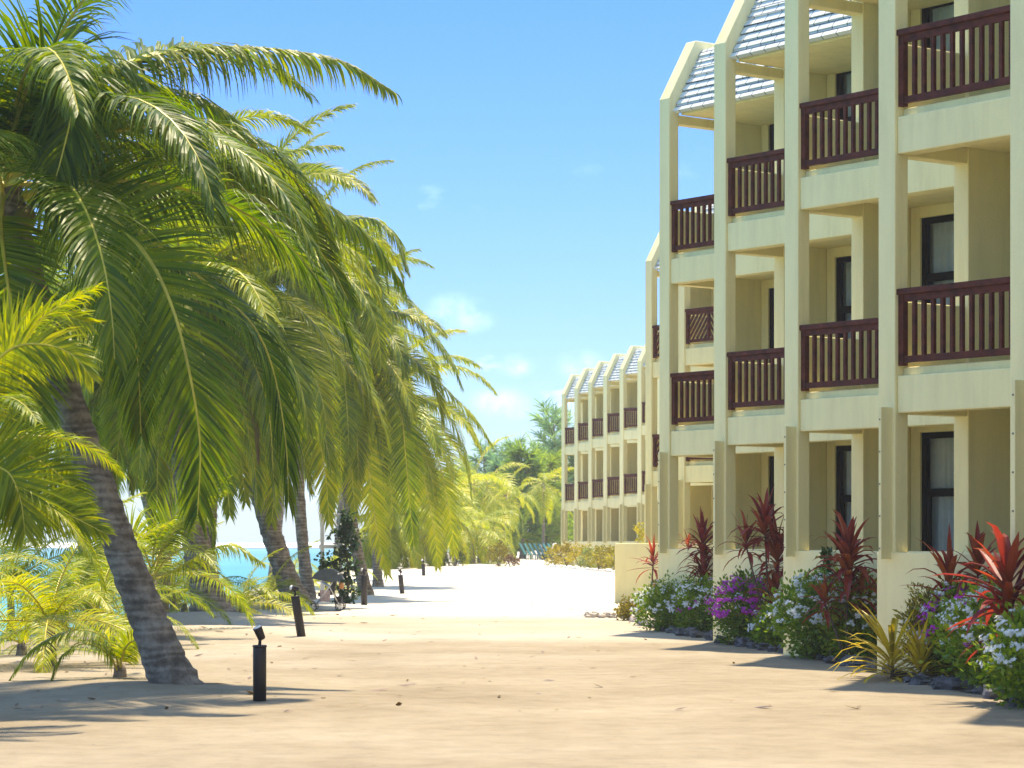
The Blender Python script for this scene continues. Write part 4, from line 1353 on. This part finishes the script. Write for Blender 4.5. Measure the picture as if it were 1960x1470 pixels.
def casuarina(label, base, h, spread, seed, nb=26, mat='needle', lean=0.0, ns=34, low=.12):
    rg = random.Random(seed)
    root = thing('casuarina_tree', label, 'tree', base, 0, 'feathery trees beyond the path end')
    mb = MB()
    top = Vector((lean * h, 0, h))
    tp = curve_pts([Vector((0, 0, -.2)), top * .5 + Vector((rg.uniform(-.3, .3), 0, 0)), top], 12)
    mb.tube(tp, [.24 * (1 - .9 * i / 11) + .02 for i in range(12)], 8)
    fo = MB()
    for k in range(nb):
        f = low + (1 - low) * (k + .5) / nb
        p = tp[min(11, int(f * 11))].lerp(tp[min(11, int(f * 11) + 1)], f * 11 % 1)
        az = k * 2.4 + rg.uniform(-.4, .4)
        L = spread * (1.05 - .75 * f) * rg.uniform(.7, 1.25)
        q = [p]
        d = Vector((math.cos(az), math.sin(az), rg.uniform(.3, .8))).normalized()
        for s in range(6):
            d = (d + Vector((0, 0, rg.uniform(-.05, .16)))).normalized(); q.append(q[-1] + d * L / 6)
        mb.tube(q, [.05 * (1 - .9 * s / 6) + .006 for s in range(7)], 5)
        for s in range(ns):
            t = .18 + .82 * rg.random()
            j = min(5, int(t * 6)); pp = q[j].lerp(q[j + 1], t * 6 % 1)
            dd = (d * .9 + Vector((rg.uniform(-1, 1), rg.uniform(-1, 1), rg.uniform(-.2, .9)))).normalized()
            LL = rg.uniform(.5, 1.25) * (.55 + spread * .12)
            cs = [pp]
            for z in range(3):
                dd = (dd + DOWN * .22).normalized(); cs.append(cs[-1] + dd * LL / 3)
            w = dd.cross(Vector((rg.uniform(-1, 1), rg.uniform(-1, 1), rg.uniform(-1, 1)))).normalized() * .045
            fo.strip(cs, [w * .6, w, w * .8, w * .2], 0)
    mb.build('trunk', M['bark_dark'], root, True)
    fo.build('crown', M[mat], root)


casuarina('tall feathery casuarina leaning left beside the farthest hotel block', gbase(1072, 185), 10.2, 4.4, 701, 34, 'needle', -.05, 60)
casuarina('dark feathery casuarina in the middle of the far trees', gbase(1000, 166), 6.8, 2.6, 702, 42, 'needle_warm', .02, 100, .03)
casuarina('pale pointed casuarina rising above the middle of the far trees', gbase(985, 205), 9.0, 2.4, 703, 30, 'needle', 0, 60)
casuarina('spiky bluish casuarina left of the pointed one', gbase(925, 205), 8.6, 3.2, 704, 30, 'needle', 0, 56)
casuarina('broad casuarina at the left behind the arching palm', gbase(950, 215), 8.2, 3.4, 705, 30, 'needle', .02, 56)
casuarina('green casuarina behind the thin far palm', gbase(1045, 200), 8.0, 3.4, 706, 34, 'needle_warm', 0, 90, .04)
casuarina('bushy low casuarina behind the clipped hedge', gbase(880, 200), 6.4, 3.2, 707, 30, 'needle_warm', 0, 80, .04)
casuarina('bushy low casuarina closing the view behind the sun loungers', gbase(1046, 168), 6.4, 2.6, 708, 36, 'needle_warm', 0, 100, .03)
casuarina('casuarina behind the farthest block seen through its end bay', gbase(1100, 185), 8.0, 3.4, 709, 34, 'needle_warm', 0, 90, .04)
casuarina('bushy low casuarina in the middle gap of the far trees', gbase(966, 170), 6.2, 2.6, 710, 36, 'needle', 0, 100, .03)
casuarina('low casuarina beyond the drooping yellow palms', gbase(820, 200), 6.0, 3.2, 711, 30, 'needle_warm', 0, 80, .03)

# ------------------------------------------------------------------ air
HAZE = .0005
if HAZE:
    mb = MB(); mb.box(-900, 900, -60, 1400, -3, 24)
    m = bpy.data.materials.new('haze'); m.use_nodes = True; nt = m.node_tree
    nt.nodes.remove(nt.nodes['Principled BSDF'])
    pv = N(nt, 'ShaderNodeVolumePrincipled'); pv.inputs['Color'].default_value = (.92, .96, 1, 1); pv.inputs['Density'].default_value = HAZE; pv.inputs['Anisotropy'].default_value = .1
    nt.links.new(pv.outputs[0], nt.nodes['Material Output'].inputs['Volume'])
    o = mb.build('haze', m); tag(o, 'thin bright sea haze in the air', 'haze', kind='stuff')

# ------------------------------------------------------------------ sky, sun, camera
SUN_EL = R(71); SUN_AZ = math.atan2(.32, .95)     # from +Y towards +X
w = bpy.data.worlds.new('World'); SC.world = w; w.use_nodes = True
nt = w.node_tree
bg = nt.nodes['Background']
sk = N(nt, 'ShaderNodeTexSky', sky_type='NISHITA'); sk.sun_disc = False
sk.sun_elevation = SUN_EL; sk.sun_rotation = SUN_AZ; sk.altitude = 0; sk.air_density = 1.0; sk.dust_density = .15; sk.ozone_density = 3.0
tc = N(nt, 'ShaderNodeTexCoord')
mp = N(nt, 'ShaderNodeMapping'); mp.inputs['Scale'].default_value = (13, 13, 26); mp.inputs['Location'].default_value = (.35, 0, .2)
nt.links.new(tc.outputs['Generated'], mp.inputs[0])
nz = N(nt, 'ShaderNodeTexNoise'); nz.inputs['Scale'].default_value = 1.9; nz.inputs['Detail'].default_value = 7; nz.inputs['Roughness'].default_value = .55
nt.links.new(mp.outputs[0], nz.inputs['Vector'])
rp = ramp(nt, [(.63, (0, 0, 0)), (.78, (.75, .75, .75))])
nt.links.new(nz.outputs['Fac'], rp.inputs[0])
sp = N(nt, 'ShaderNodeSeparateXYZ'); nt.links.new(tc.outputs['Generated'], sp.inputs[0])
rz = ramp(nt, [(.0, (1, 1, 1)), (.07, (1, 1, 1)), (.16, (0, 0, 0))]); nt.links.new(sp.outputs['Z'], rz.inputs[0])
mu = N(nt, 'ShaderNodeMath', operation='MULTIPLY'); nt.links.new(rp.outputs[0], mu.inputs[0]); nt.links.new(rz.outputs[0], mu.inputs[1])
# a few low cumulus puffs
nc = N(nt, 'ShaderNodeTexNoise'); nc.inputs['Scale'].default_value = 60; nc.inputs['Detail'].default_value = 6; nc.inputs['Roughness'].default_value = .6
nt.links.new(tc.outputs['Generated'], nc.inputs['Vector'])
for (cx_, cy_, cr_) in ((870, 596, .016), (905, 612, .011), (965, 776, .015), (935, 765, .010), (1112, 700, .013), (985, 700, .010), (1010, 860, .016)):
    dv = Vector(((cx_ - CX) / F_PX, 1, (HY - cy_) / F_PX)).normalized()
    sb = N(nt, 'ShaderNodeVectorMath', operation='SUBTRACT'); nt.links.new(tc.outputs['Generated'], sb.inputs[0]); sb.inputs[1].default_value = dv
    ml = N(nt, 'ShaderNodeVectorMath', operation='MULTIPLY'); nt.links.new(sb.outputs[0], ml.inputs[0]); ml.inputs[1].default_value = (1, 1, 1.7)
    ln = N(nt, 'ShaderNodeVectorMath', operation='LENGTH'); nt.links.new(ml.outputs[0], ln.inputs[0])
    rr_ = N(nt, 'ShaderNodeMapRange', interpolation_type='SMOOTHSTEP'); rr_.inputs['From Min'].default_value = 0; rr_.inputs['From Max'].default_value = cr_; rr_.inputs['To Min'].default_value = .62; rr_.inputs['To Max'].default_value = 0
    nt.links.new(ln.outputs['Value'], rr_.inputs['Value'])
    nn = N(nt, 'ShaderNodeMapRange'); nn.inputs['From Min'].default_value = .36; nn.inputs['From Max'].default_value = .66; nt.links.new(nc.outputs['Fac'], nn.inputs['Value'])
    m_ = N(nt, 'ShaderNodeMath', operation='MULTIPLY'); nt.links.new(rr_.outputs[0], m_.inputs[0]); nt.links.new(nn.outputs[0], m_.inputs[1])
    m2_ = N(nt, 'ShaderNodeMath', operation='MAXIMUM'); nt.links.new(mu.outputs[0], m2_.inputs[0]); nt.links.new(m_.outputs[0], m2_.inputs[1])
    mu = m2_
mx = N(nt, 'ShaderNodeMix', data_type='RGBA'); nt.links.new(mu.outputs[0], mx.inputs[0]); nt.links.new(sk.outputs[0], mx.inputs[6]); mx.inputs[7].default_value = (16, 16, 15.5, 1)
hs = N(nt, 'ShaderNodeHueSaturation'); hs.inputs['Saturation'].default_value = 1.1
hz_ = ramp(nt, [(0, (.17, .25, .39)), (.05, (.205, .28, .45)), (.12, (.21, .285, .50)), (.22, (.21, .29, .56)), (.42, (1, .97, .95))])
nt.links.new(sp.outputs['Z'], hz_.inputs[0])
mh = N(nt, 'ShaderNodeMix', data_type='RGBA', blend_type='MULTIPLY'); mh.inputs[0].default_value = 1
nt.links.new(mx.outputs[2], mh.inputs[6]); nt.links.new(hz_.outputs[0], mh.inputs[7])
nt.links.new(mh.outputs[2], hs.inputs['Color']); nt.links.new(hs.outputs[0], bg.inputs['Color'])
bg.inputs['Strength'].default_value = .15

sl = bpy.data.lights.new('sun', 'SUN'); sl.energy = 2.75; sl.angle = R(1.2); sl.color = (1, .94, .82)
so = bpy.data.objects.new('sun', sl); COL.objects.link(so)
dirv = Vector((math.sin(SUN_AZ) * math.cos(SUN_EL), math.cos(SUN_AZ) * math.cos(SUN_EL), math.sin(SUN_EL)))
so.rotation_euler = dirv.to_track_quat('Z', 'Y').to_euler(); so.location = (10, 10, 30)

cam = bpy.data.cameras.new('camera'); co = bpy.data.objects.new('camera', cam); COL.objects.link(co)
co.location = (0, 0, EYE); co.rotation_euler = (R(90), 0, 0)
cam.sensor_width = 36; cam.sensor_fit = 'HORIZONTAL'; cam.lens = 36 * F_PX / 1960
cam.shift_y = (HY - 735) / 1960
cam.clip_start = .1; cam.clip_end = 20000
cam.dof.use_dof = True; cam.dof.focus_distance = 36; cam.dof.aperture_fstop = 5.6; cam.dof.focus_distance = 34
SC.camera = co

SC.view_settings.view_transform = 'Standard'; SC.view_settings.look = 'None'; SC.view_settings.gamma = 1
SC.view_settings.exposure = 1.8
SC.view_settings.use_white_balance = True; SC.view_settings.white_balance_temperature = 8000; SC.view_settings.white_balance_tint = 10
SC.cycles.max_bounces = 8; SC.cycles.diffuse_bounces = 4; SC.cycles.transparent_max_bounces = 16
SC.cycles.use_denoising = True
